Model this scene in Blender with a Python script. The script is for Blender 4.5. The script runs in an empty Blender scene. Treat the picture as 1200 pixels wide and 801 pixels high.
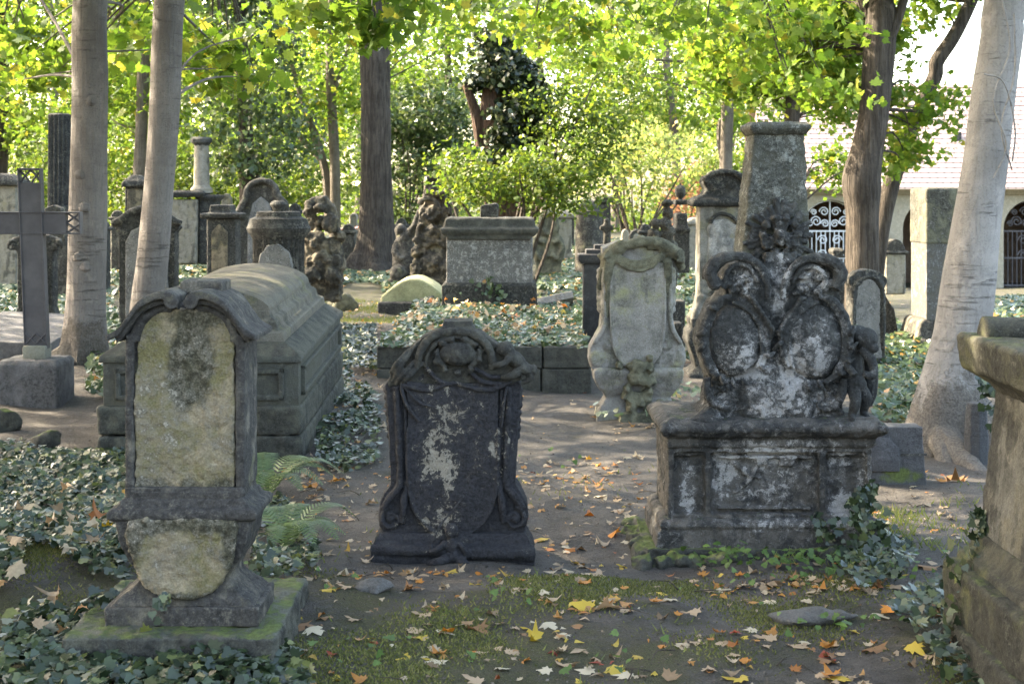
import bpy, bmesh, math, random
import numpy as np
from mathutils import Vector, Matrix, Euler
from mathutils.bvhtree import BVHTree
R = math.radians
rng = np.random.default_rng(11)
random.seed(5)
sc = bpy.context.scene
COL = sc.collection

# ------------------------------------------------------------------ camera
F, HY, H = 1800.0, 225.0, 1.65          # focal length in photo pixels, horizon row, eye height
cam_d = bpy.data.cameras.new('camera')
cam = bpy.data.objects.new('camera', cam_d)
COL.objects.link(cam)
cam.location = (0, 0, H)
cam.rotation_euler = (R(90), 0, 0)
cam_d.sensor_width = 36
cam_d.lens = 36 * F / 1200
cam_d.shift_y = -(400.5 - HY) / 1200
cam_d.clip_end = 2000
cam_d.dof.use_dof = True
cam_d.dof.focus_distance = 7.0
cam_d.dof.aperture_fstop = 9.0
sc.camera = cam

# ------------------------------------------------------------------ light
SUN_EL, SUN_AZ = R(37), R(-68)          # azimuth from +Y (view direction), negative = to the left
w = bpy.data.worlds.new('World')
sc.world = w
w.use_nodes = True
nt = w.node_tree
sky = nt.nodes.new('ShaderNodeTexSky')
sky.sky_type = 'NISHITA'
sky.sun_disc = False
sky.sun_elevation = SUN_EL
sky.sun_rotation = SUN_AZ
sky.air_density = 1.0
sky.dust_density = 3.0
nt.links.new(sky.outputs[0], nt.nodes['Background'].inputs[0])
nt.nodes['Background'].inputs[1].default_value = 0.15
sd = bpy.data.lights.new('sun', 'SUN')
sd.energy = 3.3
sd.angle = R(0.5)
sd.color = (1.0, 0.93, 0.80)
so = bpy.data.objects.new('sun', sd)
COL.objects.link(so)
sdir = Vector((math.sin(SUN_AZ) * math.cos(SUN_EL), math.cos(SUN_AZ) * math.cos(SUN_EL), math.sin(SUN_EL)))
so.rotation_euler = sdir.to_track_quat('Z', 'Y').to_euler()
so.location = sdir * 60
vs = sc.view_settings
vs.view_transform = 'Standard'
vs.look = 'None'
vs.gamma = 1
vs.use_curve_mapping = False
vs.exposure = 3.45
try:
    vs.use_white_balance = True
    vs.white_balance_temperature = 7450
    vs.white_balance_tint = 8
except Exception:
    pass

# ------------------------------------------------------------------ terrain
def sstep(a, b, x):
    t = np.clip((x - a) / (b - a), 0, 1)
    return t * t * (3 - 2 * t)

def terrain(x, y):
    x = np.asarray(x, float); y = np.asarray(y, float)
    z = 0.02 * np.sin(x * 2.1 + 1.0) * np.sin(y * 1.7) + 0.012 * np.sin(x * 5.3 + y * 3.1) + 0.008 * np.sin(x * 9.7 - y * 7.9)
    z = z * sstep(3.5, 5.5, y)
    a = x / np.maximum(y, 4.0)
    z = z - 1.32 * np.clip((y - 18) / 30.0, 0, 1) * sstep(0.10, 0.20, a)
    z = z + 0.13 * sstep(8.5, 12.5, y) * sstep(0.02, -0.08, a) * (1 - sstep(16, 24, y))
    z = z + 0.16 * np.exp(-(((x + 1.95) / 0.75) ** 2 + ((y - 6.5) / 1.1) ** 2))      # ivy mound behind the leftmost stone
    z = z + 0.07 * np.exp(-(((x + 0.2) / 0.9) ** 2 + ((y - 6.1) / 0.5) ** 2))
    return z

def W(px, py, d):
    return Vector(((px - 600) * d / F, d, H - (py - HY) * d / F))

def ground_hit(px, py):
    d = H * F / max(py - HY, 12)
    for _ in range(60):
        z = float(terrain((px - 600) * d / F, d))
        d = 0.5 * d + 0.5 * (H - z) * F / max(py - HY, 12)
    return W(px, py, d)

# ------------------------------------------------------------------ scene helpers
def setp(o, label=None, cat=None, group=None, kind=None):
    for k, v in (('label', label), ('category', cat), ('group', group), ('kind', kind)):
        if v: o[k] = v
    return o

def empty(name, loc, label, cat, group=None, rot=0.0):
    o = bpy.data.objects.new(name, None)
    o.empty_display_size = 0.1
    COL.objects.link(o)
    o.location = loc
    o.rotation_euler = (0, 0, rot)
    return setp(o, label, cat, group, 'thing')

def link_mesh(name, me, mat, parent=None):
    o = bpy.data.objects.new(name, me)
    COL.objects.link(o)
    if mat is not None:
        for m in (mat if isinstance(mat, (list, tuple)) else [mat]): me.materials.append(m)
    if parent: o.parent = parent
    return o

_tex = {}
def cloud(scale, depth=3):
    k = (round(scale, 4), depth)
    if k not in _tex:
        t = bpy.data.textures.new('clouds', 'CLOUDS')
        t.noise_scale = scale; t.noise_depth = depth
        _tex[k] = t
    return _tex[k]

def finish(name, bm, mat, parent=None, vox=None, disp=(), smooth=True, bevel=None, label=None, loc=None, relax=0):
    bmesh.ops.recalc_face_normals(bm, faces=bm.faces)
    me = bpy.data.meshes.new(name)
    bm.to_mesh(me); bm.free()
    if vox or disp or bevel:
        o = bpy.data.objects.new('tmp_' + name, me)
        COL.objects.link(o)
        if bevel:
            m = o.modifiers.new('b', 'BEVEL'); m.width = bevel; m.segments = 2; m.limit_method = 'ANGLE'; m.angle_limit = R(40)
        if vox:
            m = o.modifiers.new('r', 'REMESH'); m.mode = 'VOXEL'; m.voxel_size = vox
            m.use_smooth_shade = True
        if relax:
            m = o.modifiers.new('s', 'SMOOTH'); m.factor = 0.5; m.iterations = relax
        for st, sz in disp:
            m = o.modifiers.new('d', 'DISPLACE'); m.texture = cloud(sz); m.strength = st; m.mid_level = 0.5
            m.texture_coords = 'LOCAL'
        dg = bpy.context.evaluated_depsgraph_get()
        me2 = bpy.data.meshes.new_from_object(o.evaluated_get(dg))
        bpy.data.objects.remove(o)
        bpy.data.meshes.remove(me)
        me = me2; me.name = name
    if smooth:
        me.polygons.foreach_set('use_smooth', np.ones(len(me.polygons), bool))
        if not vox: me.set_sharp_from_angle(angle=R(38))
    me.materials.clear()
    o = link_mesh(name, me, mat, parent)
    if loc is not None: o.location = loc
    if label: o['label'] = label
    return o

# ------------------------------------------------------------------ bmesh shapes (local metres)
def b_box(bm, x0, x1, y0, y1, z0, z1):
    v = [bm.verts.new(p) for p in ((x0,y0,z0),(x1,y0,z0),(x1,y1,z0),(x0,y1,z0),(x0,y0,z1),(x1,y0,z1),(x1,y1,z1),(x0,y1,z1))]
    for f in ((3,2,1,0),(4,5,6,7),(0,1,5,4),(1,2,6,5),(2,3,7,6),(3,0,4,7)): bm.faces.new([v[i] for i in f])

def b_loft(bm, secs):
    """secs: list of rectangles (z, x0, x1, y0, y1) from bottom to top"""
    rows = [[bm.verts.new(p) for p in ((a,c,z),(b,c,z),(b,d,z),(a,d,z))] for z, a, b, c, d in secs]
    bm.faces.new(rows[0][::-1]); bm.faces.new(rows[-1])
    for r0, r1 in zip(rows, rows[1:]):
        for i in range(4):
            j = (i + 1) % 4
            bm.faces.new((r0[i], r0[j], r1[j], r1[i]))

def b_prism(bm, pts, y0, y1, inset=0.0):
    """pts (x, z) outline, counter-clockwise from the front; extruded from y0 (front) to y1"""
    n = len(pts)
    a = [bm.verts.new((x, y0, z)) for x, z in pts]
    b = [bm.verts.new((x, y1, z)) for x, z in pts]
    bm.faces.new(a); bm.faces.new(b[::-1])
    for i in range(n):
        j = (i + 1) % n
        bm.faces.new((a[j], a[i], b[i], b[j]))

def b_lathe(bm, prof, cx=0, cy=0, seg=24, flute=0, fdepth=0.0, fz=None):
    rows = []
    for r, z in prof:
        row = []
        for i in range(seg):
            t = 2 * math.pi * i / seg
            rr = r
            if flute and fz and fz[0] < z < fz[1]:
                rr = r - fdepth * (0.5 + 0.5 * math.cos(t * flute)) ** 0.7
            row.append(bm.verts.new((cx + rr * math.cos(t), cy + rr * math.sin(t), z)))
        rows.append(row)
    for r0, r1 in zip(rows, rows[1:]):
        for i in range(seg):
            j = (i + 1) % seg
            bm.faces.new((r0[i], r0[j], r1[j], r1[i]))
    bm.faces.new(rows[0][::-1]); bm.faces.new(rows[-1])

def catmull(P, n):
    P = [np.array(p, float) for p in P]
    P = [2 * P[0] - P[1]] + P + [2 * P[-1] - P[-2]]
    out = []
    for i in range(1, len(P) - 2):
        for k in range(n):
            t = k / n
            p0, p1, p2, p3 = P[i-1], P[i], P[i+1], P[i+2]
            out.append(0.5 * ((2*p1) + (-p0+p2)*t + (2*p0-5*p1+4*p2-p3)*t*t + (-p0+3*p1-3*p2+p3)*t**3))
    out.append(P[-2])
    return out

def b_tube(bm, pts, radii, seg=8, sub=1, jit=0.0, flat=None):
    """tapered tube along pts (x, y, z); radii per point"""
    if sub > 1:
        q = catmull([tuple(p) + (r,) for p, r in zip(pts, radii)], sub)
        pts = [a[:3] for a in q]; radii = [max(a[3], 1e-4) for a in q]
    pts = [Vector(p) for p in pts]
    rows = []
    up = None
    for i, p in enumerate(pts):
        t = (pts[min(i+1, len(pts)-1)] - pts[max(i-1, 0)])
        if t.length < 1e-9: t = Vector((0, 0, 1))
        t.normalize()
        if up is None:
            up = t.orthogonal().normalized()
        up = (up - t * up.dot(t))
        if up.length < 1e-6: up = t.orthogonal()
        up.normalize()
        s = t.cross(up)
        row = []
        for k in range(seg):
            a = 2 * math.pi * k / seg
            r = radii[i] * (1 + (random.uniform(-jit, jit) if jit else 0))
            v = p + (up * math.cos(a) + s * math.sin(a)) * r
            if flat is not None: v.y = p.y + (v.y - p.y) * flat
            row.append(bm.verts.new(v))
        rows.append(row)
    for r0, r1 in zip(rows, rows[1:]):
        for i in range(seg):
            j = (i + 1) % seg
            bm.faces.new((r0[i], r0[j], r1[j], r1[i]))
    bm.faces.new(rows[0][::-1]); bm.faces.new(rows[-1])

def b_blob(bm, c, r, sub=2, rot=None, jit=0.0):
    M = Matrix.Translation(c) @ (rot.to_matrix().to_4x4() if rot else Matrix()) @ Matrix.Diagonal((*r, 1))
    res = bmesh.ops.create_icosphere(bm, subdivisions=sub, radius=1.0, matrix=M)
    if jit:
        for v in res['verts']:
            d = v.co - Vector(c)
            v.co = Vector(c) + d * (1 + random.uniform(-jit, jit))

def b_rock(bm, c, r, n=14):
    vs_ = [bm.verts.new((c[0] + r[0]*x, c[1] + r[1]*y, c[2] + r[2]*z)) for x, y, z in
           (Vector((random.gauss(0,1), random.gauss(0,1), random.gauss(0,1))).normalized() * random.uniform(.8,1.1) for _ in range(n))]
    res = bmesh.ops.convex_hull(bm, input=vs_)
    bmesh.ops.delete(bm, geom=[e for e in res['geom_interior'] if isinstance(e, bmesh.types.BMVert)], context='VERTS')

# ------------------------------------------------------------------ monuments laid out from measured outlines
class Mon:
    """a monument standing at the ground point under photo pixel (cx, by); its parts are measured in photo pixels at the front plane"""
    def __init__(s, name, label, cat, cx, by, d=None, group=None, z=None, rot=0.0, tilt=0.0, pitch=0.0):
        if d is None:
            p = ground_hit(cx, by); d = p.y
        X = (cx - 600) * d / F
        zz = H - (by - HY) * d / F if z is None else z
        s.cx, s.by, s.d, s.k = cx, by, d, d / F
        s.o = empty(name, (X, d, zz), label, cat, group)
        s.o.rotation_euler = (pitch, tilt, rot)
    def x(s, px): return (px - s.cx) * s.k
    def z(s, py): return (s.by - py) * s.k
    def P(s, px, py, y=0.0): return (s.x(px), y, s.z(py))
    def box(s, bm, x0, x1, top, bot, y0, y1): b_box(bm, s.x(x0), s.x(x1), y0, y1, s.z(bot), s.z(top))
    def loft(s, bm, secs):
        """secs (py, x0, x1, y0, y1), listed bottom (largest py) to top"""
        b_loft(bm, [(s.z(a), s.x(b), s.x(c), d, e) for a, b, c, d, e in secs])
    def prism(s, bm, pts, y0, y1): b_prism(bm, [(s.x(a), s.z(b)) for a, b in pts][::-1], y0, y1)
    def tube(s, bm, pts, radii, seg=8, sub=4, flat=None):
        if not hasattr(radii, '__len__'): radii = [radii] * len(pts)
        b_tube(bm, [s.P(*p) for p in pts], [r * s.k for r in radii], seg, sub, flat=flat)
    def blob(s, bm, c, r, rot=None, jit=0.0, sub=2):
        b_blob(bm, s.P(*c), (r[0]*s.k, r[2]*s.k, r[1]*s.k), sub, Euler(rot) if rot else None, jit)
    def scroll(s, bm, cx, cy, y, r, turns=1.6, a0=0.0, sgn=1, th=0.22, r1=0.22):
        th = th * .72
        n = int(18 * turns); pts = []; rad = []
        for i in range(n + 1):
            t = i / n; a = a0 + sgn * t * turns * 2 * math.pi; rr = r * (1 - th*0.6) * (1 - t * (1 - r1))
            pts.append((cx + rr * math.cos(a), cy - rr * math.sin(a), y)); rad.append(r * th * (1 - 0.45 * t))
        s.tube(bm, pts, rad, 8, 1)
        s.blob(bm, (cx, cy, y), (r * .24, r * .24, r * .24))
    def part(s, name, bm, mat, **k):
        p = k.pop('parent', s.o)
        return finish(name, bm, mat, p, **k)
def NB(): return bmesh.new()

def mirror(pts, cx):
    """right half outline (top to bottom) -> closed outline symmetric about cx"""
    return [(2*cx - x, y) for x, y in pts[::-1]] + list(pts)

def arc(cx, cy, rx, ry, a0, a1, n):
    return [(cx + rx * math.cos(R(a0 + (a1-a0)*i/n)), cy - ry * math.sin(R(a0 + (a1-a0)*i/n))) for i in range(n + 1)]
# ------------------------------------------------------------------ materials
class NT:
    def __init__(s, name):
        s.m = bpy.data.materials.new(name); s.m.use_nodes = True
        s.t = s.m.node_tree; s.b = s.t.nodes['Principled BSDF']; s.out = s.t.nodes['Material Output']
        s.b.inputs['Roughness'].default_value = 0.9
        s.b.inputs['Specular IOR Level'].default_value = 0.25
    def n(s, typ, **kw):
        nd = s.t.nodes.new('ShaderNode' + typ)
        for k, v in kw.items():
            if hasattr(nd, k) and not k.startswith('i_'): setattr(nd, k, v)
        return nd
    def put(s, sock, v):
        if isinstance(v, bpy.types.NodeSocket): s.t.links.new(v, sock)
        elif isinstance(v, (tuple, list)):
            sock.default_value = (*v, 1) if len(v) == 3 and len(sock.default_value) == 4 else v
        else: sock.default_value = v
    def coord(s, kind='Object'):
        return s.n('TexCoord').outputs[kind]
    def pos(s): return s.n('NewGeometry').outputs['Position']
    def mapping(s, v, scale=(1,1,1), loc=(0,0,0), rot=(0,0,0)):
        m = s.n('Mapping'); s.put(m.inputs['Vector'], v); s.put(m.inputs['Scale'], scale); s.put(m.inputs['Location'], loc); s.put(m.inputs['Rotation'], rot)
        return m.outputs[0]
    def noise(s, v, scale, detail=5, rough=0.6, dist=0.0):
        m = s.n('TexNoise'); s.put(m.inputs['Vector'], v); s.put(m.inputs['Scale'], scale); s.put(m.inputs['Detail'], detail)
        s.put(m.inputs['Roughness'], rough); s.put(m.inputs['Distortion'], dist)
        return m.outputs['Fac']
    def voro(s, v, scale, feature='F1', out='Distance'):
        m = s.n('TexVoronoi', feature=feature); s.put(m.inputs['Vector'], v); s.put(m.inputs['Scale'], scale)
        return m.outputs[out]
    def math(s, op, a, b=0.0, clamp=False):
        m = s.n('Math', operation=op, use_clamp=clamp); s.put(m.inputs[0], a); s.put(m.inputs[1], b)
        return m.outputs[0]
    def ramp(s, v, a, b, smooth=True):
        m = s.n('MapRange', interpolation_type='SMOOTHSTEP' if smooth else 'LINEAR'); s.put(m.inputs['Value'], v)
        s.put(m.inputs['From Min'], a); s.put(m.inputs['From Max'], b)
        return m.outputs['Result']
    def mix(s, f, a, b):
        m = s.n('Mix', data_type='RGBA'); s.put(m.inputs[0], f); s.put(m.inputs[6], a); s.put(m.inputs[7], b)
        return m.outputs[2]
    def mul(s, col, v):
        m = s.n('Mix', data_type='RGBA', blend_type='MULTIPLY'); m.inputs[0].default_value = 1.0
        s.put(m.inputs[6], col); s.put(m.inputs[7], v)
        return m.outputs[2]
    def grey(s, v):
        c = s.n('CombineColor'); 
        for i in range(3): s.put(c.inputs[i], v)
        return c.outputs[0]
    def colramp(s, v, stops):
        m = s.n('ValToRGB'); s.put(m.inputs[0], v)
        el = m.color_ramp.elements
        while len(el) < len(stops): el.new(0.5)
        for e, (p, c) in zip(el, stops): e.position = p; e.color = (*c, 1)
        return m.outputs[0]
    def bump(s, h, strength=0.5, dist=0.01, prev=None):
        m = s.n('Bump'); s.put(m.inputs['Height'], h); s.put(m.inputs['Strength'], strength); s.put(m.inputs['Distance'], dist)
        if prev is not None: s.put(m.inputs['Normal'], prev)
        return m.outputs[0]
    def spot(s, v, c, r):
        a = s.n('VectorMath', operation='SUBTRACT'); s.put(a.inputs[0], v); s.put(a.inputs[1], c)
        b = s.n('VectorMath', operation='MULTIPLY'); s.put(b.inputs[0], a.outputs[0]); s.put(b.inputs[1], tuple(1.0 / q for q in r))
        l = s.n('VectorMath', operation='LENGTH'); s.put(l.inputs[0], b.outputs[0])
        return s.math('SUBTRACT', 1.0, l.outputs['Value'], True)

MOSS = (0.060, 0.075, 0.018)
def stone(name, base, dark, pale=None, dk=0.45, flake=0.72, fl_w=0.45, spots=(), dspots=(), moss=0.0, mosscol=MOSS, sc_=1.0, bump=0.5,
          streak=0.0, mossz=0.45, stain=None, stain_t=0.6, mspots=(), wear=.5, frag=0, midtone=.6, cw=.26):
    """weathered sandstone: base colour, dark crust, flaked pale patches, moss; spots are ((x,y,z),(rx,ry,rz),weight) in the thing's own metres"""
    base = tuple(c * .86 for c in base); dark = tuple(c * .74 for c in dark)
    T = NT(name)
    v = T.coord('Object')
    n1 = T.noise(v, 2.3 * sc_, 6, 0.62)
    n2 = T.noise(v, 9.0 * sc_, 8, 0.68, 0.3)
    n3 = T.noise(v, 42 * sc_, 7, 0.7)
    n4 = T.noise(v, 150 * sc_, 3, 0.6)
    c2, c3, c4 = T.ramp(n2, .30, .70, False), T.ramp(n3, .30, .70, False), T.ramp(n4, .25, .75, False)
    col = T.mix(T.ramp(n2, 0.3, 0.7), base, tuple(c * 0.58 for c in base))
    if stain:
        col = T.mix(T.ramp(T.noise(T.mapping(v, loc=(3, 1, 7)), 5.0 * sc_, 6, 0.65), stain_t - .12, stain_t + .1), col, stain)
    col = T.mix(T.math('MULTIPLY', T.ramp(n3, .52, .66), .55), col, tuple(c * .45 for c in base))
    dm = T.math('ADD', T.math('MULTIPLY', n1, 0.5), T.math('ADD', T.math('MULTIPLY', n2, 0.38), T.math('MULTIPLY', n3, .12)))
    dm = T.math('ADD', T.math('MULTIPLY', T.math('SUBTRACT', dm, .5), 1.7), .5)
    if streak:
        ns = T.noise(T.mapping(v, scale=(14, 14, 0.8)), 1.0, 5, 0.6)
        dm = T.math('ADD', dm, T.math('MULTIPLY', T.math('SUBTRACT', ns, 0.5), streak))
    for c, r, wt in dspots: dm = T.math('ADD', dm, T.math('MULTIPLY', T.ramp(T.spot(v, c, r), 0, .8), wt))
    dmask = T.ramp(dm, 1 - dk - .08, 1 - dk + .08)
    dcol = T.mix(T.ramp(n3, 0.32, 0.62), tuple(c * .75 for c in dark), tuple(c * 1.9 for c in dark))
    dcol = T.mix(T.math('MULTIPLY', T.ramp(n2, .58, .72), .6), dcol, tuple(c * 2.6 for c in dark))
    col = T.mix(dmask, col, dcol)
    h = T.math('ADD', T.math('MULTIPLY', n3, 0.7), T.math('MULTIPLY', n2, 0.9))
    if pale:
        if frag:
            c5 = T.ramp(T.noise(T.mapping(v, loc=(2, 5, 1)), frag, 6, .68, .5), .32, .68, False)
            f = T.math('ADD', T.math('MULTIPLY', c2, cw), T.math('ADD', T.math('MULTIPLY', c5, .82 - cw), T.math('MULTIPLY', c4, .18)))
        else: f = T.math('ADD', T.math('MULTIPLY', c2, 0.42), T.math('ADD', T.math('MULTIPLY', c3, 0.36), T.math('MULTIPLY', c4, .22)))
        for c, r, wt in spots: f = T.math('ADD', f, T.math('MULTIPLY', T.ramp(T.spot(v, c, r), 0, .6), wt * 1.25))
        th = .5 + (flake - .5) * 1.22
        col = T.mix(T.math('MULTIPLY', T.ramp(f, th - .24, th + .02), midtone), col, tuple(c * .42 for c in pale))
        fm = T.math('MULTIPLY', T.ramp(f, th, th + .10), .9)
        pcol = T.mix(T.ramp(n1, .35, .65), pale, tuple(c * 0.72 for c in pale))
        pcol = T.mix(T.ramp(n3, .45, .75), pcol, tuple(c * 0.55 for c in pale))
        col = T.mix(fm, col, pcol)
        h = T.math('SUBTRACT', h, T.math('MULTIPLY', fm, 0.55))
    if wear:
        pt = T.n('NewGeometry').outputs['Pointiness']
        wm = T.math('MULTIPLY', T.ramp(pt, .53, .60), T.math('MULTIPLY', T.ramp(n2, .4, .65), wear))
        col = T.mix(wm, col, tuple(min(.6, c * 1.5 + .05) for c in base))
    col = T.mul(col, T.grey(T.math('ADD', .62, T.math('MULTIPLY', c4, .62))))
    if moss:
        sx = T.n('SeparateXYZ'); T.put(sx.inputs[0], T.n('NewGeometry').outputs['Normal'])
        mm = T.math('ADD', T.math('MULTIPLY', sx.outputs[2], mossz), T.math('MULTIPLY', T.math('SUBTRACT', n2, 0.5), 1.4))
        for c, r, wt in mspots: mm = T.math('ADD', mm, T.math('MULTIPLY', T.ramp(T.spot(v, c, r), 0, .8), wt))
        mm = T.ramp(mm, 0.62 - moss * .5, 0.95 - moss * .5)
        mc = T.mix(T.ramp(n3, .3, .7), mosscol, tuple(c * 1.9 for c in mosscol))
        col = T.mix(T.math('MULTIPLY', mm, 0.85), col, mc)
    T.put(T.b.inputs['Base Color'], col)
    b1 = T.bump(h, min(1, bump * 1.5), 0.018)
    T.put(T.b.inputs['Normal'], T.bump(n4, bump * 0.9, 0.004, b1))
    return T.m

def leafmat(name, stops, trans=0.45, rough=0.5, spec=0.3, vary=True):
    T = NT(name)
    rnd = T.n('NewGeometry').outputs['Random Per Island']
    col = T.colramp(rnd, stops)
    v = T.coord('Object')
    col = T.mul(col, T.grey(T.ramp(T.noise(v, 60, 3), -.6, .75, False)))
    T.put(T.b.inputs['Base Color'], col)
    T.b.inputs['Roughness'].default_value = rough
    T.b.inputs['Specular IOR Level'].default_value = spec
    if trans:
        tr = T.n('BsdfTranslucent')
        hs = T.n('HueSaturation'); hs.inputs['Value'].default_value = 1.35; hs.inputs['Saturation'].default_value = 1.05
        T.put(hs.inputs['Color'], col)
        T.put(tr.inputs[0], hs.outputs[0])
        ms = T.n('MixShader'); ms.inputs[0].default_value = trans
        T.t.links.new(T.b.outputs[0], ms.inputs[1]); T.t.links.new(tr.outputs[0], ms.inputs[2])
        T.t.links.new(ms.outputs[0], T.out.inputs[0])
    return T.m

def barkmat(name, c1, c2, ridge=0.0, lines=0.0, moss=0.0, patch=None, sc_=1.0, foot=None):
    T = NT(name)
    v = T.coord('Object')
    n1 = T.noise(v, 3.0 * sc_, 6, .65)
    nv = T.noise(T.mapping(v, scale=(26 * sc_, 26 * sc_, 2.6 * sc_)), 1.0, 6, .65, .4)
    nh = T.noise(T.mapping(v, scale=(3.6, 3.6, 52)), 1.0, 4, .6, .25)
    nf = T.noise(v, 70, 5, .7)
    col = T.mix(T.ramp(n1, .32, .68), c1, c2)
    col = T.mix(T.math('MULTIPLY', T.ramp(T.noise(v, 9, 6, .7), .55, .7), .35), col, tuple(min(1, c * 1.5) for c in c1))
    col = T.mix(T.math('MULTIPLY', T.ramp(nf, .5, .68), .45), col, tuple(c * .45 for c in c2))
    col = T.mix(T.math('MULTIPLY', T.ramp(nv, .48, .66), .35), col, tuple(c * .55 for c in c2))
    h = T.math('ADD', T.math('MULTIPLY', nf, 0.6), T.math('MULTIPLY', nv, .4))
    if ridge:
        rv = T.ramp(nv, .36, .62)
        rr = 1 - .58 * min(1, ridge * 1.2); col = T.mix(rv, T.mul(col, (rr, rr * .97, rr * .95)), col)
        h = T.math('ADD', h, T.math('MULTIPLY', rv, 2.2 * ridge))
    if lines:
        lm = T.math('MULTIPLY', T.ramp(nh, .57, .64), T.ramp(T.noise(v, 5, 4), .43, .60))
        col = T.mix(T.math('MULTIPLY', lm, lines), col, tuple(c * .33 for c in c2))
        h = T.math('SUBTRACT', h, T.math('MULTIPLY', lm, .6))
    if patch:
        pm = T.ramp(T.noise(v, 4.5, 7, .68, .6), .53, .62)
        col = T.mix(T.math('MULTIPLY', pm, .7), col, patch)
    if foot:
        sz = T.n('SeparateXYZ'); T.put(sz.inputs[0], v)
        fz = T.math('ADD', sz.outputs[2], T.math('MULTIPLY', T.math('SUBTRACT', T.noise(v, 3.5, 6, .7), .5), 1.6))
        fm = T.ramp(fz, foot[1] + .12, foot[1] - .12)
        col = T.mix(T.math('MULTIPLY', fm, .8), col, T.mix(T.ramp(nf, .4, .6), foot[0], tuple(c * .5 for c in foot[0])))
        h = T.math('ADD', h, T.math('MULTIPLY', T.math('MULTIPLY', fm, T.noise(v, 22, 6, .7)), 2.0))
    if moss:
        col = T.mix(T.ramp(T.noise(v, 2.2, 5, .65), .62 - moss * .25, .85 - moss * .25), col, (0.085, 0.095, 0.04))
    T.put(T.b.inputs['Base Color'], col)
    T.put(T.b.inputs['Normal'], T.bump(h, .8, .02))
    return T.m

# ground: bare dark earth with moss and worn path
T = NT('earth')
v = T.pos()
n1 = T.noise(v, 0.9, 6, .6); n2 = T.noise(v, 6, 7, .65); n3 = T.noise(v, 40, 6, .7); n4 = T.noise(v, 190, 4, .65)
ec = T.mix(T.ramp(n2, .3, .7), (0.088, 0.075, 0.064), (0.138, 0.120, 0.106))
ec = T.mix(T.ramp(n3, .52, .72), ec, (0.19, 0.168, 0.152))
ec = T.mix(T.math('MULTIPLY', T.ramp(T.noise(v, 95, 5, .7), .55, .66), .7), ec, (0.04, 0.034, 0.03))
ec = T.mix(T.ramp(n1, .5, .7), ec, T.mul(ec, (1.15, 1.12, 1.1)))
sx = T.n('SeparateXYZ'); T.put(sx.inputs[0], v)
fg = T.ramp(sx.outputs[1], 6.9, 5.6)
mo = T.math('ADD', T.math('MULTIPLY', T.noise(T.mapping(v, loc=(4, 2, 0)), 1.7, 7, .68), .75), T.math('MULTIPLY', n3, .25))
mo = T.math('ADD', mo, T.math('MULTIPLY', fg, .105))
xw = T.ramp(sx.outputs[0], 0.9, -0.2)
mo = T.math('ADD', mo, T.math('MULTIPLY', T.math('MULTIPLY', xw, fg), .04))
mm = T.math('MULTIPLY', T.ramp(mo, .575, .70), T.ramp(sx.outputs[1], 30, 12))
far = T.ramp(sx.outputs[1], 15, 24)
mcol = T.mix(T.ramp(n4, .35, .65), (0.055, 0.062, 0.018), (0.165, 0.165, 0.055))
mcol = T.mix(T.ramp(n3, .45, .62), mcol, (0.12, 0.105, 0.05))
ec = T.mix(T.math('MULTIPLY', mm, .8), ec, mcol)
ec = T.mix(T.math('MULTIPLY', far, T.ramp(n2, .35, .6)), ec, T.mix(T.ramp(n3, .4, .6), (0.045, 0.055, 0.022), (0.11, 0.10, 0.045)))
vg = T.voro(v, 85)
ec = T.mix(T.math('MULTIPLY', T.ramp(vg, .30, .12), T.ramp(T.noise(v, 14, 4), .45, .6)), ec, (0.21, 0.185, 0.16))
ec = T.mul(ec, T.grey(T.ramp(n4, -.05, .72, False)))
T.put(T.b.inputs['Base Color'], ec)
hh = T.math('ADD', T.math('MULTIPLY', n3, .5), T.math('ADD', T.math('MULTIPLY', n4, .22), n2))
hh = T.math('ADD', hh, T.math('MULTIPLY', mm, T.math('MULTIPLY', n4, .8)))
T.put(T.b.inputs['Normal'], T.bump(T.math('ADD', hh, T.math('MULTIPLY', T.ramp(vg, .4, .0), .5)), 1.0, .045))
M_EARTH = T.m

G = {}
G['beech'] = barkmat('beech_bark', (0.275, 0.25, 0.235), (0.20, 0.182, 0.172), lines=.55, patch=(0.30, 0.27, 0.25), foot=((0.125, 0.105, 0.088), .50))
G['maple'] = barkmat('young_maple_bark', (0.185, 0.166, 0.156), (0.125, 0.111, 0.104), ridge=.10, lines=.5, patch=(0.13, 0.114, 0.106), foot=((0.10, 0.085, 0.07), .35))
G['dark'] = barkmat('ridged_dark_bark', (0.118, 0.095, 0.077), (0.070, 0.056, 0.045), ridge=1.0, moss=.0)
G['brown'] = barkmat('reddish_bark', (0.16, 0.095, 0.062), (0.09, 0.055, 0.038), ridge=1.0)
G['far'] = barkmat('grey_bark', (0.21, 0.175, 0.14), (0.12, 0.10, 0.08), ridge=.5, moss=.3)
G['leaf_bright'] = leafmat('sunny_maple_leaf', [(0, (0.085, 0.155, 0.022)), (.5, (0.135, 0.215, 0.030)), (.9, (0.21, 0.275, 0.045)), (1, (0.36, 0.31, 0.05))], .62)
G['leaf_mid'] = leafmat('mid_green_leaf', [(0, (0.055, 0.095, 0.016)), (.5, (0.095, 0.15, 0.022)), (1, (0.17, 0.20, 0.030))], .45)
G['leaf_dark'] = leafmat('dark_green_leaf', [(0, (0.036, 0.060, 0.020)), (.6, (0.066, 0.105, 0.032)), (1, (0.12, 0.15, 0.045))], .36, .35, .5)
G['leaf_yellow'] = leafmat('yellowing_leaf', [(0, (0.14, 0.20, 0.05)), (.6, (0.22, 0.27, 0.075)), (.95, (0.30, 0.30, 0.08)), (1, (0.38, 0.26, 0.07))], .6)
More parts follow.
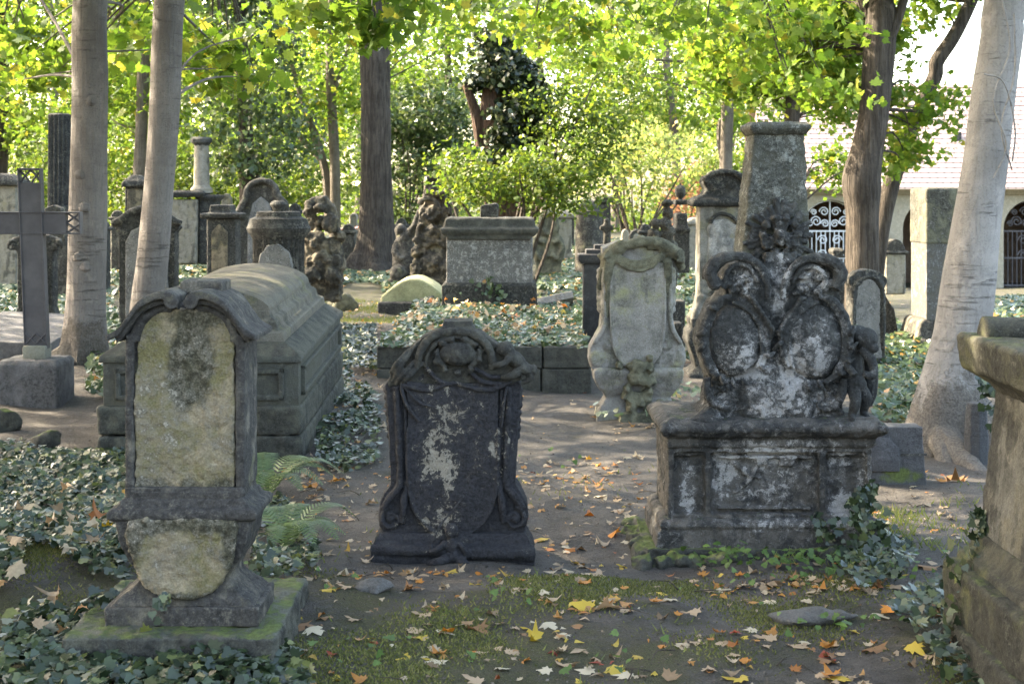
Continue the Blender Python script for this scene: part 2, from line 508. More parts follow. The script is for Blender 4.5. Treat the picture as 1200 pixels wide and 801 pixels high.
G['leaf_pink'] = leafmat('red_autumn_leaf', [(0, (0.34, 0.14, 0.09)), (.6, (0.42, 0.22, 0.13)), (1, (0.30, 0.30, 0.09))], .5)
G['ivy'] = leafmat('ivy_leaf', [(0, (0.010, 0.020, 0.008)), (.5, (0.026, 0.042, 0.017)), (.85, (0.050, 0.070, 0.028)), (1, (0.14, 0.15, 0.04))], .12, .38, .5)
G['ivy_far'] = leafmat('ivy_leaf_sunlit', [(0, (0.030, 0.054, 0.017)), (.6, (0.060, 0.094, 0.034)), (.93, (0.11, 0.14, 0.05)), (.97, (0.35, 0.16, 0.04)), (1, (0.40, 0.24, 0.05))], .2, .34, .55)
G['weed'] = leafmat('fresh_weed_leaf', [(0, (0.06, 0.11, 0.025)), (1, (0.12, 0.19, 0.05))], .35)
G['fern'] = leafmat('fern_green', [(0, (0.075, 0.12, 0.05)), (1, (0.14, 0.19, 0.085))], .35)
G['litter'] = leafmat('mixed_fallen_leaf', [(0, (0.17, 0.105, 0.055)), (.25, (0.38, 0.27, 0.17)), (.45, (0.46, 0.36, 0.24)), (.6, (0.30, 0.19, 0.11)), (.72, (0.44, 0.21, 0.05)), (.84, (0.36, 0.12, 0.03)), (.95, (0.46, 0.33, 0.06)), (1, (0.22, 0.04, 0.02))], .2, .6)
for nm, c in (('yellow', (0.52, 0.36, 0.05)), ('orange', (0.48, 0.19, 0.035)), ('tan', (0.42, 0.29, 0.18)), ('brown', (0.25, 0.13, 0.06)), ('red', (0.30, 0.055, 0.025)), ('green', (0.17, 0.26, 0.055)), ('pale', (0.52, 0.43, 0.30))):
    G['fl_' + nm] = leafmat(nm + '_fallen_leaf', [(0, tuple(q * .8 for q in c)), (1, tuple(min(1, q * 1.15) for q in c))], .2, .6)
# ------------------------------------------------------------------ leaves in bulk (numpy)
def tm_maple():
    half = [(0, -.5), (.16, -.36), (.42, -.34), (.36, -.16), (.62, .02), (.40, .06), (.44, .28), (.22, .18), (.14, .42)]
    p = half + [(0, .66)] + [(-x, y) for x, y in half[:0:-1]]
    return np.array([(x, y, -.22 * abs(x) - .10 * (y ** 2)) for x, y in p])
def tm_ivy():
    half = [(0, -.40), (.30, -.46), (.50, -.18), (.30, -.02), (.34, .22), (.13, .18)]
    p = half + [(0, .62)] + [(-x, y) for x, y in half[:0:-1]]
    return np.array([(x, y, -.15 * abs(x)) for x, y in p])
def tm_oval():
    return np.array([(0, -.5, 0), (.26, -.2, -.06), (.24, .18, -.06), (0, .55, 0), (-.24, .18, -.06), (-.26, -.2, -.06)])
def tm_far():
    return np.array([(0, -.5, 0), (.42, -.05, -.1), (.16, .15, 0), (0, .55, -.05), (-.2, .12, 0), (-.42, -.08, -.1)])
T_MAPLE, T_IVY, T_OVAL, T_FAR = tm_maple(), tm_ivy(), tm_oval(), tm_far()

def leaf_arrays(C, N, S, tmpl, r=rng, heading=None, curl=0.0):
    n = len(C)
    N = N / np.linalg.norm(N, axis=1, keepdims=True)
    A = r.normal(size=(n, 3)) if heading is None else heading + r.normal(size=(n, 3)) * .25
    t = np.cross(A, N); t /= np.linalg.norm(t, axis=1, keepdims=True) + 1e-9
    b = np.cross(N, t)
    tp = np.repeat(tmpl[None], n, 0).copy()
    if curl:
        c = r.uniform(-curl, curl, size=(n, 1)); c2 = r.uniform(-curl, curl, size=(n, 1))
        tp[:, :, 2] += c * tp[:, :, 0] ** 2 * 2 + c2 * tp[:, :, 1] ** 2 * 2 + r.normal(size=(n, tp.shape[1])) * curl * .06
    asp = r.uniform(.8, 1.2, size=(n, 1, 1))
    V = C[:, None, :] + S[:, None, None] * (tp[:, :, 0:1] * t[:, None, :] * asp + tp[:, :, 1:2] * b[:, None, :] + tp[:, :, 2:3] * N[:, None, :])
    return V.reshape(-1, 3)

def poly_mesh(name, V, K):
    n = len(V) // K
    me = bpy.data.meshes.new(name)
    me.vertices.add(len(V)); me.vertices.foreach_set('co', V.astype(np.float32).ravel())
    me.loops.add(n * K); me.loops.foreach_set('vertex_index', np.arange(n * K, dtype=np.int32))
    me.polygons.add(n); me.polygons.foreach_set('loop_start', np.arange(0, n * K, K, dtype=np.int32))
    me.update(calc_edges=True)
    return me

def unit(n, r=rng):
    v = r.normal(size=(n, 3)); return v / np.linalg.norm(v, axis=1, keepdims=True)

def clump_leaves(ells, leaf, per=26, clump=0.42, shell=.35, flatness=.55, up=.55, r=rng):
    """ells: (centre, radii, number of clumps); returns leaf centres, normals, sizes (world)"""
    CC, NN, SS = [], [], []
    for c, rad, k in ells:
        u = unit(k, r); q = r.uniform(shell ** 3, 1, size=(k, 1)) ** (1 / 3)
        cen = np.array(c) + u * q * np.array(rad)
        m = r.poisson(per, size=k) + 3
        idx = np.repeat(np.arange(k), m)
        cs = (clump * r.uniform(.55, 1.35, size=k))[idx][:, None]
        off = r.normal(size=(len(idx), 3)) * cs * np.array([.6, .6, .6 * flatness])
        P = cen[idx] + off
        nn = r.normal(size=(len(idx), 3)) * .75 + np.array([0, -.18, up])
        CC.append(P); NN.append(nn); SS.append(leaf * r.uniform(.65, 1.3, size=len(idx)))
    return np.vstack(CC), np.vstack(NN), np.concatenate(SS)

def foliage(name, ells, leaf, mat, parent, tmpl=None, origin=None, **kw):
    C, N, S = clump_leaves(ells, leaf, **kw)
    if origin is not None: C = C - np.array(origin)
    tmpl = T_FAR if tmpl is None else tmpl
    me = poly_mesh(name, leaf_arrays(C, N, S, tmpl), len(tmpl))
    return link_mesh(name, me, mat, parent)

def trunk_mesh(bm, pts, rad, seg=20, sub=6, rough=.04, flare=0.0, lobes=5, freq=1.0):
    """organic trunk: pts world-local (x,y,z), radii; surface wobble and root flare"""
    q = catmull([tuple(p) + (r_,) for p, r_ in zip(pts, rad)], sub)
    ph = random.uniform(0, 6)
    rows = []
    P = [Vector(a[:3]) for a in q]
    z0 = P[0].z
    up = Vector((1, 0, 0))
    for i, p in enumerate(P):
        t = (P[min(i+1, len(P)-1)] - P[max(i-1, 0)]).normalized()
        up = (up - t * up.dot(t)).normalized(); s = t.cross(up)
        row = []
        for k in range(seg):
            a = 2 * math.pi * k / seg
            r_ = q[i][3]
            wob = 1 + rough * (math.sin(3*a + ph + 1.3*freq*p.z) * .5 + math.sin(5*a - ph*2 + 2.1*freq*p.z) * .35 + math.sin(2*a + 4.7*freq*p.z + ph) * .45)
            fl = flare * math.exp(-max(p.z - z0, 0) / (r_ * 1.6)) * (0.55 + .45 * math.cos(lobes * a + ph))
            row.append(bm.verts.new(p + (up * math.cos(a) + s * math.sin(a)) * r_ * (wob + fl)))
        rows.append(row)
    for r0, r1 in zip(rows, rows[1:]):
        for i in range(seg):
            j = (i + 1) % seg
            bm.faces.new((r0[i], r0[j], r1[j], r1[i]))
    bm.faces.new(rows[0][::-1]); bm.faces.new(rows[-1])

def tree(name, label, base, d, path, bark, crown=(), leaf=.12, leafm=None, group=None, limbs=(), flare=.5, ups=None, tmpl=None,
         rough=.045, zoff=-.05, per=26, clump=.42, extra=None, twigs=0, up=.55, seg=20, shell=.35, flatness=.55):
    """path: [(px, py, width px)] measured in the photograph from the ground up at depth d, continued above the frame by ups [(dx, dz, width m)]"""
    k = d / F
    bx = (base[0] - 600) * k
    bz = float(terrain(bx, d)) + zoff
    o = empty(name, (bx, d, bz), label, 'tree', group)
    pts = []; rad = []
    for i, (px, py, wd) in enumerate(path):
        p = W(px, py, d)
        pts.append((p.x - bx, 0.0, p.z - bz if i else 0.0)); rad.append(wd * k / 2)
    if ups:
        x0, y0, z0 = pts[-1]
        for dx, dz, wd in ups: pts.append((x0 + dx, random.uniform(-.25, .25), z0 + dz)); rad.append(wd / 2)
    ells = []
    for c in crown:
        cx, cy, dd, rx, ry, rd, n = c      # px, py, depth offset, radii in metres
        q = W(cx, cy, d + dd)
        ells.append(((q.x - bx, dd, q.z - bz), (rx, rd, ry), n))
    bm = NB(); trunk_mesh(bm, pts, rad, seg, 7, rough, flare)
    if extra: extra(bm, lambda px, py, dy=0.0: (W(px, py, d).x - bx, dy, W(px, py, d).z - bz), k)
    top = Vector(pts[-1])
    for c, rd, n in ells:
        for _ in range(twigs):
            u = unit(1)[0] * np.array(rd) * rng.uniform(.3, .9)
            e = Vector(c) + Vector(u)
            cand = [Vector(p) for p in pts if p[2] < e.z + .4] or [top]
            s = min(cand, key=lambda p: (p - e).length)
            m = (s + e) / 2 + Vector((0, 0, .12 * (e - s).length)) + Vector(unit(1)[0]) * .15 * (e - s).length
            b_tube(bm, [s, m, e], [.02, .012, .004], 5, 4)
    finish('trunk', bm, bark, o)
    for L in limbs:
        bm = NB(); b_tube(bm, [(W(a, b, d + dy).x - bx, dy, W(a, b, d + dy).z - bz) for a, b, dy, wd in L], [wd * k / 2 for a, b, dy, wd in L], 7, 4)
        finish('branch', bm, bark, o)
    if ells:
        foliage('crown', ells, leaf, leafm or G['leaf_bright'], o, tmpl, per=per, clump=clump, up=up, shell=shell, flatness=flatness)
    return o
# ------------------------------------------------------------------ ground sheet
def make_ground():
    ys = np.concatenate([np.linspace(-25, 3.5, 20), 3.5 * (400 / 3.5) ** np.linspace(0.004, 1, 300)])
    us = np.linspace(-1, 1, 261); us = np.sign(us) * np.abs(us) ** 1.25
    Y, U = np.meshgrid(ys, us, indexing='ij')
    X = U * (8 + np.abs(Y) * .85)
    Z = terrain(X, Y)
    V = np.stack([X, Y, Z], -1).reshape(-1, 3)
    nr, nc = X.shape
    i = (np.arange(nr - 1)[:, None] * nc + np.arange(nc - 1)[None]).ravel()
    Fc = np.stack([i, i + 1, i + nc + 1, i + nc], 1)
    me = bpy.data.meshes.new('ground'); me.from_pydata(V.tolist(), [], Fc.tolist())
    me.polygons.foreach_set('use_smooth', np.ones(len(me.polygons), bool))
    setp(link_mesh('ground', me, M_EARTH), kind='structure')
make_ground()

# ------------------------------------------------------------------ A: scroll-topped headstone on a slab, nearest
m = Mon('headstone', 'scroll topped sandstone headstone with rough tan panel on a mossy slab', 'headstone', 216, 727, d=5.34, z=.16)
k = m.k
sA = stone('dark_sandstone', (.170, .148, .118), (.040, .036, .033), dk=.59, moss=.10, stain=(.15, .14, .07), pale=(.30, .26, .2), flake=.74)
sAs = stone('mossy_slab_stone', (.12, .115, .09), (.035, .034, .03), dk=.5, moss=.62, mossz=.5, pale=(.25, .23, .18), flake=.75)
sAp = stone('spalled_tan_stone', (.345, .275, .185), (.060, .053, .034), dk=.36, moss=0.0, stain=(.150, .128, .060), stain_t=.51, pale=(.44, .385, .31), flake=.64, bump=1.0, streak=.18,
            dspots=[((m.x(222), .0, m.z(425)), (.13, .3, .20), .36), ((m.x(232), .0, m.z(372)), (.2, .3, .06), .26), ((m.x(215), 0, m.z(612)), (.35, .3, .05), .3), ((m.x(285), 0, m.z(500)), (.06, .3, .3), .25), ((m.x(150), 0, m.z(640)), (.09, .3, .2), .3), ((m.x(282), 0, m.z(640)), (.09, .3, .2), .3), ((m.x(216), 0, m.z(700)), (.2, .3, .06), .3), ((m.x(216), 0, m.z(570)), (.3, .3, .05), .22), ((m.x(150), 0, m.z(480)), (.04, .3, .4), .25), ((m.x(222), 0, m.z(470)), (.10, .3, .3), .12)],
            spots=[((m.x(185), 0, m.z(470)), (.2, .3, .25), .06)])
bm = NB(); b_box(bm, -.375, .345, -.18, .62, -.26, -.006); m.part('slab', bm, sAs, vox=.012, disp=[(.03, .12), (.012, .03)])
bm = NB()
m.loft(bm, [(730, 126, 306, -.045, .31), (707, 126, 306, -.045, .31)]); m.part('plinth', bm, sA, vox=.006, disp=[(.010, .05)])
bm = NB()
m.loft(bm, [(708, 130, 302, -.035, .30), (700, 139, 293, -.025, .29), (692, 152, 280, -.01, .27), (682, 162, 270, 0, .26), (672, 162, 270, 0, .26), (655, 151, 281, -.015, .275),
            (635, 142, 290, -.03, .29), (612, 138, 294, -.035, .295), (606, 138, 294, -.035, .295)])
m.part('bulbous_foot', bm, sA, vox=.006, disp=[(.014, .06), (.006, .02)])
bm = NB()
m.loft(bm, [(608, 134, 298, -.035, .295), (605, 129, 303, -.048, .305), (599, 128, 304, -.05, .31), (594, 131, 301, -.045, .30), (592, 140, 292, -.025, .29), (585, 142, 290, -.02, .285), (583, 147, 285, -.008, .27), (570, 147, 285, -.008, .27)])
m.part('torus_moulding', bm, sA, vox=.006, disp=[(.006, .05)])
bm = NB()
ap = [(153, 604), (279, 604), (279, 632), (271, 660), (256, 686), (240, 697), (192, 697), (174, 684), (160, 660), (153, 632)]
m.prism(bm, ap, -.052, .03)
m.part('apron_panel', bm, sAp, vox=.006, disp=[(.03, .09), (.018, .025)], relax=3)
top_R = [(216, 360), (232, 345), (243, 343), (258, 348), (270, 358), (280, 372), (286, 384), (287, 398)]
bm = NB(); m.prism(bm, mirror(top_R + [(287, 574)], 216), .022, .26)
m.part('shaft', bm, sA, vox=.0068, disp=[(.008, .06)])
bm = NB()
for x0, x1 in ((147, 157), (276, 287)): m.box(bm, x0, x1, 392, 580, -.004, .08)
for sgn in (-1, 1):
    cvs = [(216 + sgn * (x - 216), y) for x, y in ((274, 400), (272, 386), (264, 373), (252, 364), (240, 360), (230, 361))]
    m.tube(bm, [(x, y, .012) for x, y in cvs], 6.5)
m.box(bm, 150, 284, 574, 584, -.012, .05)
m.part('frame', bm, sA, vox=.006, disp=[(.008, .05), (.004, .02)])
bm = NB(); m.prism(bm, mirror([(240, 362), (252, 366), (262, 374), (270, 386), (273, 400), (275, 577)], 216), .004, .08)
m.part('inscription_panel', bm, sAp, vox=.006, disp=[(.035, .22), (.018, .06), (.014, .02)], relax=2)
bm = NB()
cur = catmull([(216, 352), (226, 342), (241, 340), (258, 346), (270, 356), (280, 370), (289, 382), (303, 391)], 5)
for sgn in (-1, 1):
    f = lambda x: 216 + sgn * (x - 216)
    up_ = [(f(x), y) for x, y in cur]
    th = lambda i: 9.5 if i < len(cur) - 6 else 9.5 - .7 * (i - len(cur) + 6)
    for (off, y0, y1) in ((0, -.06, .31), (7, -.03, .285)):
        for i in range(3, len(cur) - 1):
            (xa, ya), (xb, yb) = cur[i], cur[i + 1]
            q = [(f(xa), ya + off), (f(xb) , yb + off), (f(xb), yb + off + th(i) ), (f(xa), ya + off + th(i))]
            if off and i > len(cur) - 5: continue
            if sgn < 0: q = q[::-1]
            m.prism(bm, q, y0, y1)
    m.scroll(bm, f(226), 352, -.055, 10.5, 1.7, R(90), -sgn, .30)
m.part('scroll_cornice', bm, sA, vox=0.0043, disp=[(.006, .05)], relax=1)
bm = NB(); m.box(bm, 202, 253, 331, 346, .12, .29); m.part('crest_block', bm, sA, vox=.0068, disp=[(.006, .05)])

# ------------------------------------------------------------------ B: near-black baroque headstone
m = Mon('headstone', 'near black baroque headstone with draped shield and pale flaking down its middle', 'headstone', 531, 657, d=6.88)
k = m.k
sB = stone('black_crusted_sandstone', (.060, .056, .058), (.026, .0245, .027), dk=.62, streak=.2, pale=(.34, .295, .235), flake=.785, moss=.0, bump=.7, sc_=1.5,
           frag=26, midtone=.15, cw=.10,
           spots=[((m.x(532), 0, m.z(465)), (.22, .4, .22), .125), ((m.x(515), 0, m.z(505)), (.14, .4, .30), .12), ((m.x(538), 0, m.z(528)), (.26, .4, .20), .135), ((m.x(515), 0, m.z(575)), (.14, .4, .34), .13), ((m.x(588), 0, m.z(520)), (.08, .4, .3), .17), ((m.x(505), 0, m.z(612)), (.2, .4, .1), .12)])
sBt = stone('weathered_crest_stone', (.095, .088, .072), (.032, .030, .027), dk=.48, pale=(.3, .26, .2), flake=.80, moss=.26, mossz=.34, bump=.8, sc_=1.6,
            spots=[((m.x(500), 0, m.z(445)), (.2, .4, .05), .07)])
bm = NB()
m.loft(bm, [(668, 436, 625, -.06, .24), (650, 435, 627, -.07, .25), (638, 437, 624, -.06, .24), (633, 440, 620, -.05, .23), (629, 440, 620, -.05, .22), (623, 444, 616, -.03, .2)])
m.tube(bm, [(436, 640, -.05), (480, 640, -.07), (531, 641, -.075), (590, 643, -.07), (626, 645, -.05)], [6, 7, 7, 9, 10])
for i in range(16): m.blob(bm, (545 + i * 4.6, 643, -.10), (1.7, 6, 2))
m.part('base', bm, sB, vox=.0068, disp=[(.012, .06)])
bm = NB()
body = [(590, 432), (602, 440), (611, 451), (607, 500), (605, 548), (604, 568), (611, 577), (617, 590), (619, 604), (617, 616), (611, 626)]
m.prism(bm, mirror(body, 531), 0, .2)
for sx in (-1, 1):
    q = lambda x: 531 + sx * (x - 531)
    m.tube(bm, [(q(597), 452, -.012), (q(595), 500, -.012), (q(593), 545, -.012), (q(594), 568, -.012), (q(604), 582, -.012), (q(613), 596, -.012)], [4, 4, 4, 4.5, 5, 4])
    m.tube(bm, [(q(588), 456, -.012), (q(586), 500, -.012), (q(584), 560, -.014), (q(588), 585, -.02), (q(590), 612, -.012)], [2.5, 2.5, 2.6, 5, 3])
    m.scroll(bm, q(603), 607, -.01, 15, 1.5, R(90 if sx > 0 else 90), -sx, .26)
    for i in range(7): m.blob(bm, (q(610.5 - i*.5), 458 + i * 9, .05), (3.6 - .2*i, 4.4, 6), jit=.1)
m.part('body', bm, sB, vox=0.0049, disp=[(.012, .06), (.005, .02)])
bm = NB()
sh = [(531, 448), (560, 449), (585, 446), (584, 500), (583, 560), (580, 585), (570, 606), (553, 622), (531, 629)]
m.prism(bm, mirror(sh, 531), -.028, .06)
rim = mirror(sh[2:], 531)
m.tube(bm, [(x, y, -.026) for x, y in [(478, 500), (479, 560), (482, 585), (492, 606), (509, 622), (531, 629), (553, 622), (570, 606), (580, 585), (583, 560), (584, 500)]], 2.2)
m.part('shield_panel', bm, sB, vox=0.0043, disp=[(.018, .12), (.006, .025)])
bm = NB()
for a, b, c, r_ in (((470, 449), (500, 456), (531, 447), 2.4), ((531, 447), (570, 456), (600, 446), 2.4), ((470, 452), (478, 475), (492, 492), 2.0), ((472, 450), (492, 470), (512, 476), 1.6), ((594, 452), (590, 475), (588, 500), 1.6),
                    ((500, 430), (515, 445), (531, 450), 2.6), ((552, 436), (566, 446), (592, 449), 2.6), ((556, 430), (575, 440), (600, 440), 2.4)):
    m.tube(bm, [(a[0], a[1], -.03), (b[0], b[1], -.035), (c[0], c[1], -.03)], [r_, r_ * 1.2, r_ * .8])
m.part('drapery', bm, sB, vox=0.0043, disp=[(.006, .03)])
bm = NB()
m.prism(bm, [(455, 452), (456, 444), (462, 430), (474, 416), (487, 402), (497, 394), (510, 388), (535, 384), (560, 388), (575, 398), (590, 410), (606, 428), (612, 444), (600, 450), (531, 452), (480, 450)], -.005, .17)
m.tube(bm, [(489, 432, -.03), (492, 414, -.04), (502, 397, -.045), (518, 389, -.045), (536, 387, -.045), (554, 390, -.045), (568, 400, -.045), (576, 416, -.04), (577, 432, -.03)], [4, 5, 5, 5, 5, 5, 5, 5, 4])
m.tube(bm, [(499, 430, -.03), (503, 412, -.035), (516, 398, -.04), (537, 394, -.04), (556, 399, -.035), (566, 412, -.035)], 2.2)
for x0, y0, x1, y1 in ((460, 446, 488, 404), (464, 449, 492, 416), (470, 449, 497, 424), (458, 437, 480, 408)): m.tube(bm, [(x0, y0, -.02), ((x0+x1)/2 - 3, (y0+y1)/2 + 2, -.045), (x1, y1, -.02)], [2, 3.4, 2])
m.part('crest', bm, sBt, vox=0.0043, disp=[(.016, .05), (.006, .02)])
bm = NB()
m.blob(bm, (537, 413, -.04), (21, 14, 12), sub=3); m.blob(bm, (549, 405, -.07), (3, 3, 2))
for a0, a1 in ((150, 100), (80, 30), (20, -60), (160, 240)):
    pts = arc(537, 413, 25, 18, a0, a1, 4); m.tube(bm, [(x, y, -.045) for x, y in pts], [1.6, 3, 3.4, 3, 1.4])
for x, y in ((519, 401), (530, 396), (545, 396), (557, 402), (562, 420), (512, 422), (522, 432), (552, 432), (537, 435)): m.blob(bm, (x, y, -.05), (4.2, 3.6, 4), jit=.25)
m.part('cartouche', bm, sBt, vox=0.0043, disp=[(.012, .04), (.005, .015)])
bm = NB(); m.loft(bm, [(390, 516, 556, -.02, .16), (384, 516, 556, -.02, .16), (383, 519, 553, -.015, .16), (376, 519, 553, -.015, .16)]); m.part('top_block', bm, sBt, vox=.006, disp=[(.008, .04)])
bm = NB()
m.blob(bm, (592, 408, -.02), (11, 9, 11), sub=3); m.blob(bm, (603, 420, -.01), (15, 9, 15), (0, .6, 0), sub=3); m.blob(bm, (614, 431, -.01), (12, 8, 14), (0, .4, 0)); m.blob(bm, (625, 433, -.01), (5, 7, 9))
m.tube(bm, [(600, 415, -.04), (590, 424, -.07), (578, 426, -.06)], [4.5, 3.8, 3]); m.tube(bm, [(612, 430, -.03), (600, 438, -.05), (588, 440, -.04)], [6, 5, 3]); m.tube(bm, [(618, 436, -.02), (622, 442, -.03), (612, 447, -.02)], [5, 4, 3])
m.part('reclining_cherub', bm, sBt, vox=0.0043, disp=[(.008, .03), (.004, .012)])
bm = NB()
m.blob(bm, (530, 617, -.08), (8, 9, 9), sub=3); m.blob(bm, (531, 634, -.08), (9, 11, 10), (0, .2, 0), sub=3); m.blob(bm, (533, 645, -.085), (11, 8, 12), sub=3)
m.tube(bm, [(524, 630, -.09), (514, 637, -.11), (505, 640, -.1)], [4.4, 3.6, 3]); m.tube(bm, [(537, 629, -.09), (545, 637, -.11), (549, 646, -.1)], [4.2, 3.5, 3])
m.tube(bm, [(529, 646, -.1), (514, 650, -.13), (502, 653, -.1)], [6, 5, 3.5]); m.tube(bm, [(536, 646, -.1), (547, 653, -.13), (552, 660, -.1)], [6, 5, 3.5])
m.tube(bm, [(505, 640, -.1), (515, 614, -.07), (530, 596, -.05), (545, 578, -.04)], [1.6, 1.3, 1.2, .9])
m.part('crouching_child', bm, sB, vox=0.0043, disp=[(.008, .03), (.004, .012)])

# ------------------------------------------------------------------ C: obelisk monument with two cartouches
m = Mon('monument', 'tall obelisk monument with two oval cartouches and a crouched cherub on a dark pedestal', 'monument', 905, 652, d=6.95)
k = m.k
def SP(px, py, rx, rz, w_): return ((m.x(px), 0, m.z(py)), (rx * k, .9, rz * k), w_)
kw = dict(frag=26, streak=.25, pale=(.43, .40, .375), moss=.18, mossz=.5, bump=.9, sc_=1.3)
sC = stone('black_white_flaking_stone', (.105, .10, .09), (.030, .029, .027), dk=.62, flake=.755, **kw,
           spots=[SP(910, 462, 46, 62, .27), SP(885, 415, 24, 50, .20), SP(860, 425, 34, 40, .19), SP(942, 420, 38, 55, .22), SP(968, 400, 26, 60, .16), SP(915, 325, 18, 70, .24), SP(876, 328, 22, 30, .27), SP(956, 328, 26, 30, .29), SP(850, 475, 30, 24, .18), SP(965, 478, 36, 26, .22)])
sCp = stone('flaking_pedestal_stone', (.11, .098, .085), (.028, .027, .026), dk=.50, flake=.725, **kw,
            spots=[SP(808, 575, 14, 44, .28), SP(905, 560, 74, 64, .16), SP(925, 524, 90, 16, .18), SP(992, 598, 26, 28, .42), SP(850, 555, 20, 56, .24), SP(1015, 560, 12, 56, .2), SP(930, 614, 110, 10, .17), SP(895, 540, 60, 18, .12), SP(985, 545, 20, 30, .14)], stain=(.13, .115, .10))
sCo = stone('lichened_obelisk_stone', (.10, .096, .070), (.034, .033, .027), dk=.52, flake=.565, pale=(.30, .295, .255), moss=.7, mossz=.1, mosscol=(.062, .072, .026), bump=1.0, sc_=1.5,
            spots=[SP(930, 200, 40, 60, .03), SP(910, 330, 25, 50, .2)])
sCm = stone('mossy_dark_rock', (.09, .085, .07), (.03, .03, .026), dk=.5, moss=.75, mossz=.55, bump=1.0)
bm = NB()
for i in range(15):
    b_rock(bm, (m.x(752 + i * 19.5 + random.uniform(-3, 3)), random.uniform(-.17, -.09), -.005 + random.uniform(-.02, .02)), (random.uniform(.05, .08), random.uniform(.05, .08), random.uniform(.055, .085)))
for i in range(5): b_rock(bm, (m.x(752), .05 + i * .14, -.01), (.07, .08, random.uniform(.05, .085)))
for i in range(5): b_rock(bm, (m.x(1042), .05 + i * .14, -.03), (.06, .08, random.uniform(.04, .07)))
m.box(bm, 757, 1040, 640, 662, -.05, .62)
m.part('rubble_footing', bm, sCm, vox=.009, disp=[(.03, .06), (.01, .02)])
bm = NB(); m.loft(bm, [(646, 768, 1032, -.04, .60), (622, 769, 1031, -.035, .595), (619, 773, 1028, -.03, .59), (614, 772, 1029, -.045, .6), (609, 774, 1027, -.03, .59), (606, 779, 1024, -.01, .57)])
m.part('pedestal_base', bm, sCp, vox=.0075, disp=[(.016, .06), (.008, .02)])
bm = NB(); m.box(bm, 783, 1022, 520, 608, .05, .55)
for x0, x1 in ((783, 789), (826, 834), (960, 968), (1016, 1022)): m.box(bm, x0, x1, 524, 608, 0, .1)
for y0, y1 in ((522, 530), (602, 608)): m.box(bm, 783, 1022, y0, y1, 0, .1)
for a, b in ((836, 958),): 
    for x0, x1, y0, y1 in ((a+6, b-6, 535, 538), (a+6, b-6, 595, 598)): m.box(bm, x0, x1, y0, y1, .022, .1)
m.box(bm, 786, 828, 532, 535, .02, .1); m.box(bm, 971, 1014, 532, 535, .02, .1)
m.box(bm, 888, 902, 537, 546, .026, .1); m.box(bm, 915, 932, 537, 547, .026, .1)
m.tube(bm, [(858, 540, .045), (876, 556, .035), (892, 562, .045)], [2.5, 2, 1.5]); m.tube(bm, [(862, 578, .045), (878, 566, .035), (892, 542, .045)], [2, 2, 1.6])
m.part('pedestal', bm, sCp, vox=.0065, disp=[(.016, .08), (.010, .02)])
bm = NB(); m.loft(bm, [(524, 783, 1024, -.01, .57), (520, 781, 1026, -.02, .575), (512, 781, 1026, -.02, .575), (510, 777, 1031, -.05, .6), (502, 772, 1037, -.08, .64), (497, 772, 1037, -.08, .64), (493, 777, 1032, -.06, .61), (489, 785, 1024, -.02, .56)])
m.part('cornice', bm, sCp, vox=.0075, disp=[(.016, .06), (.007, .02)])
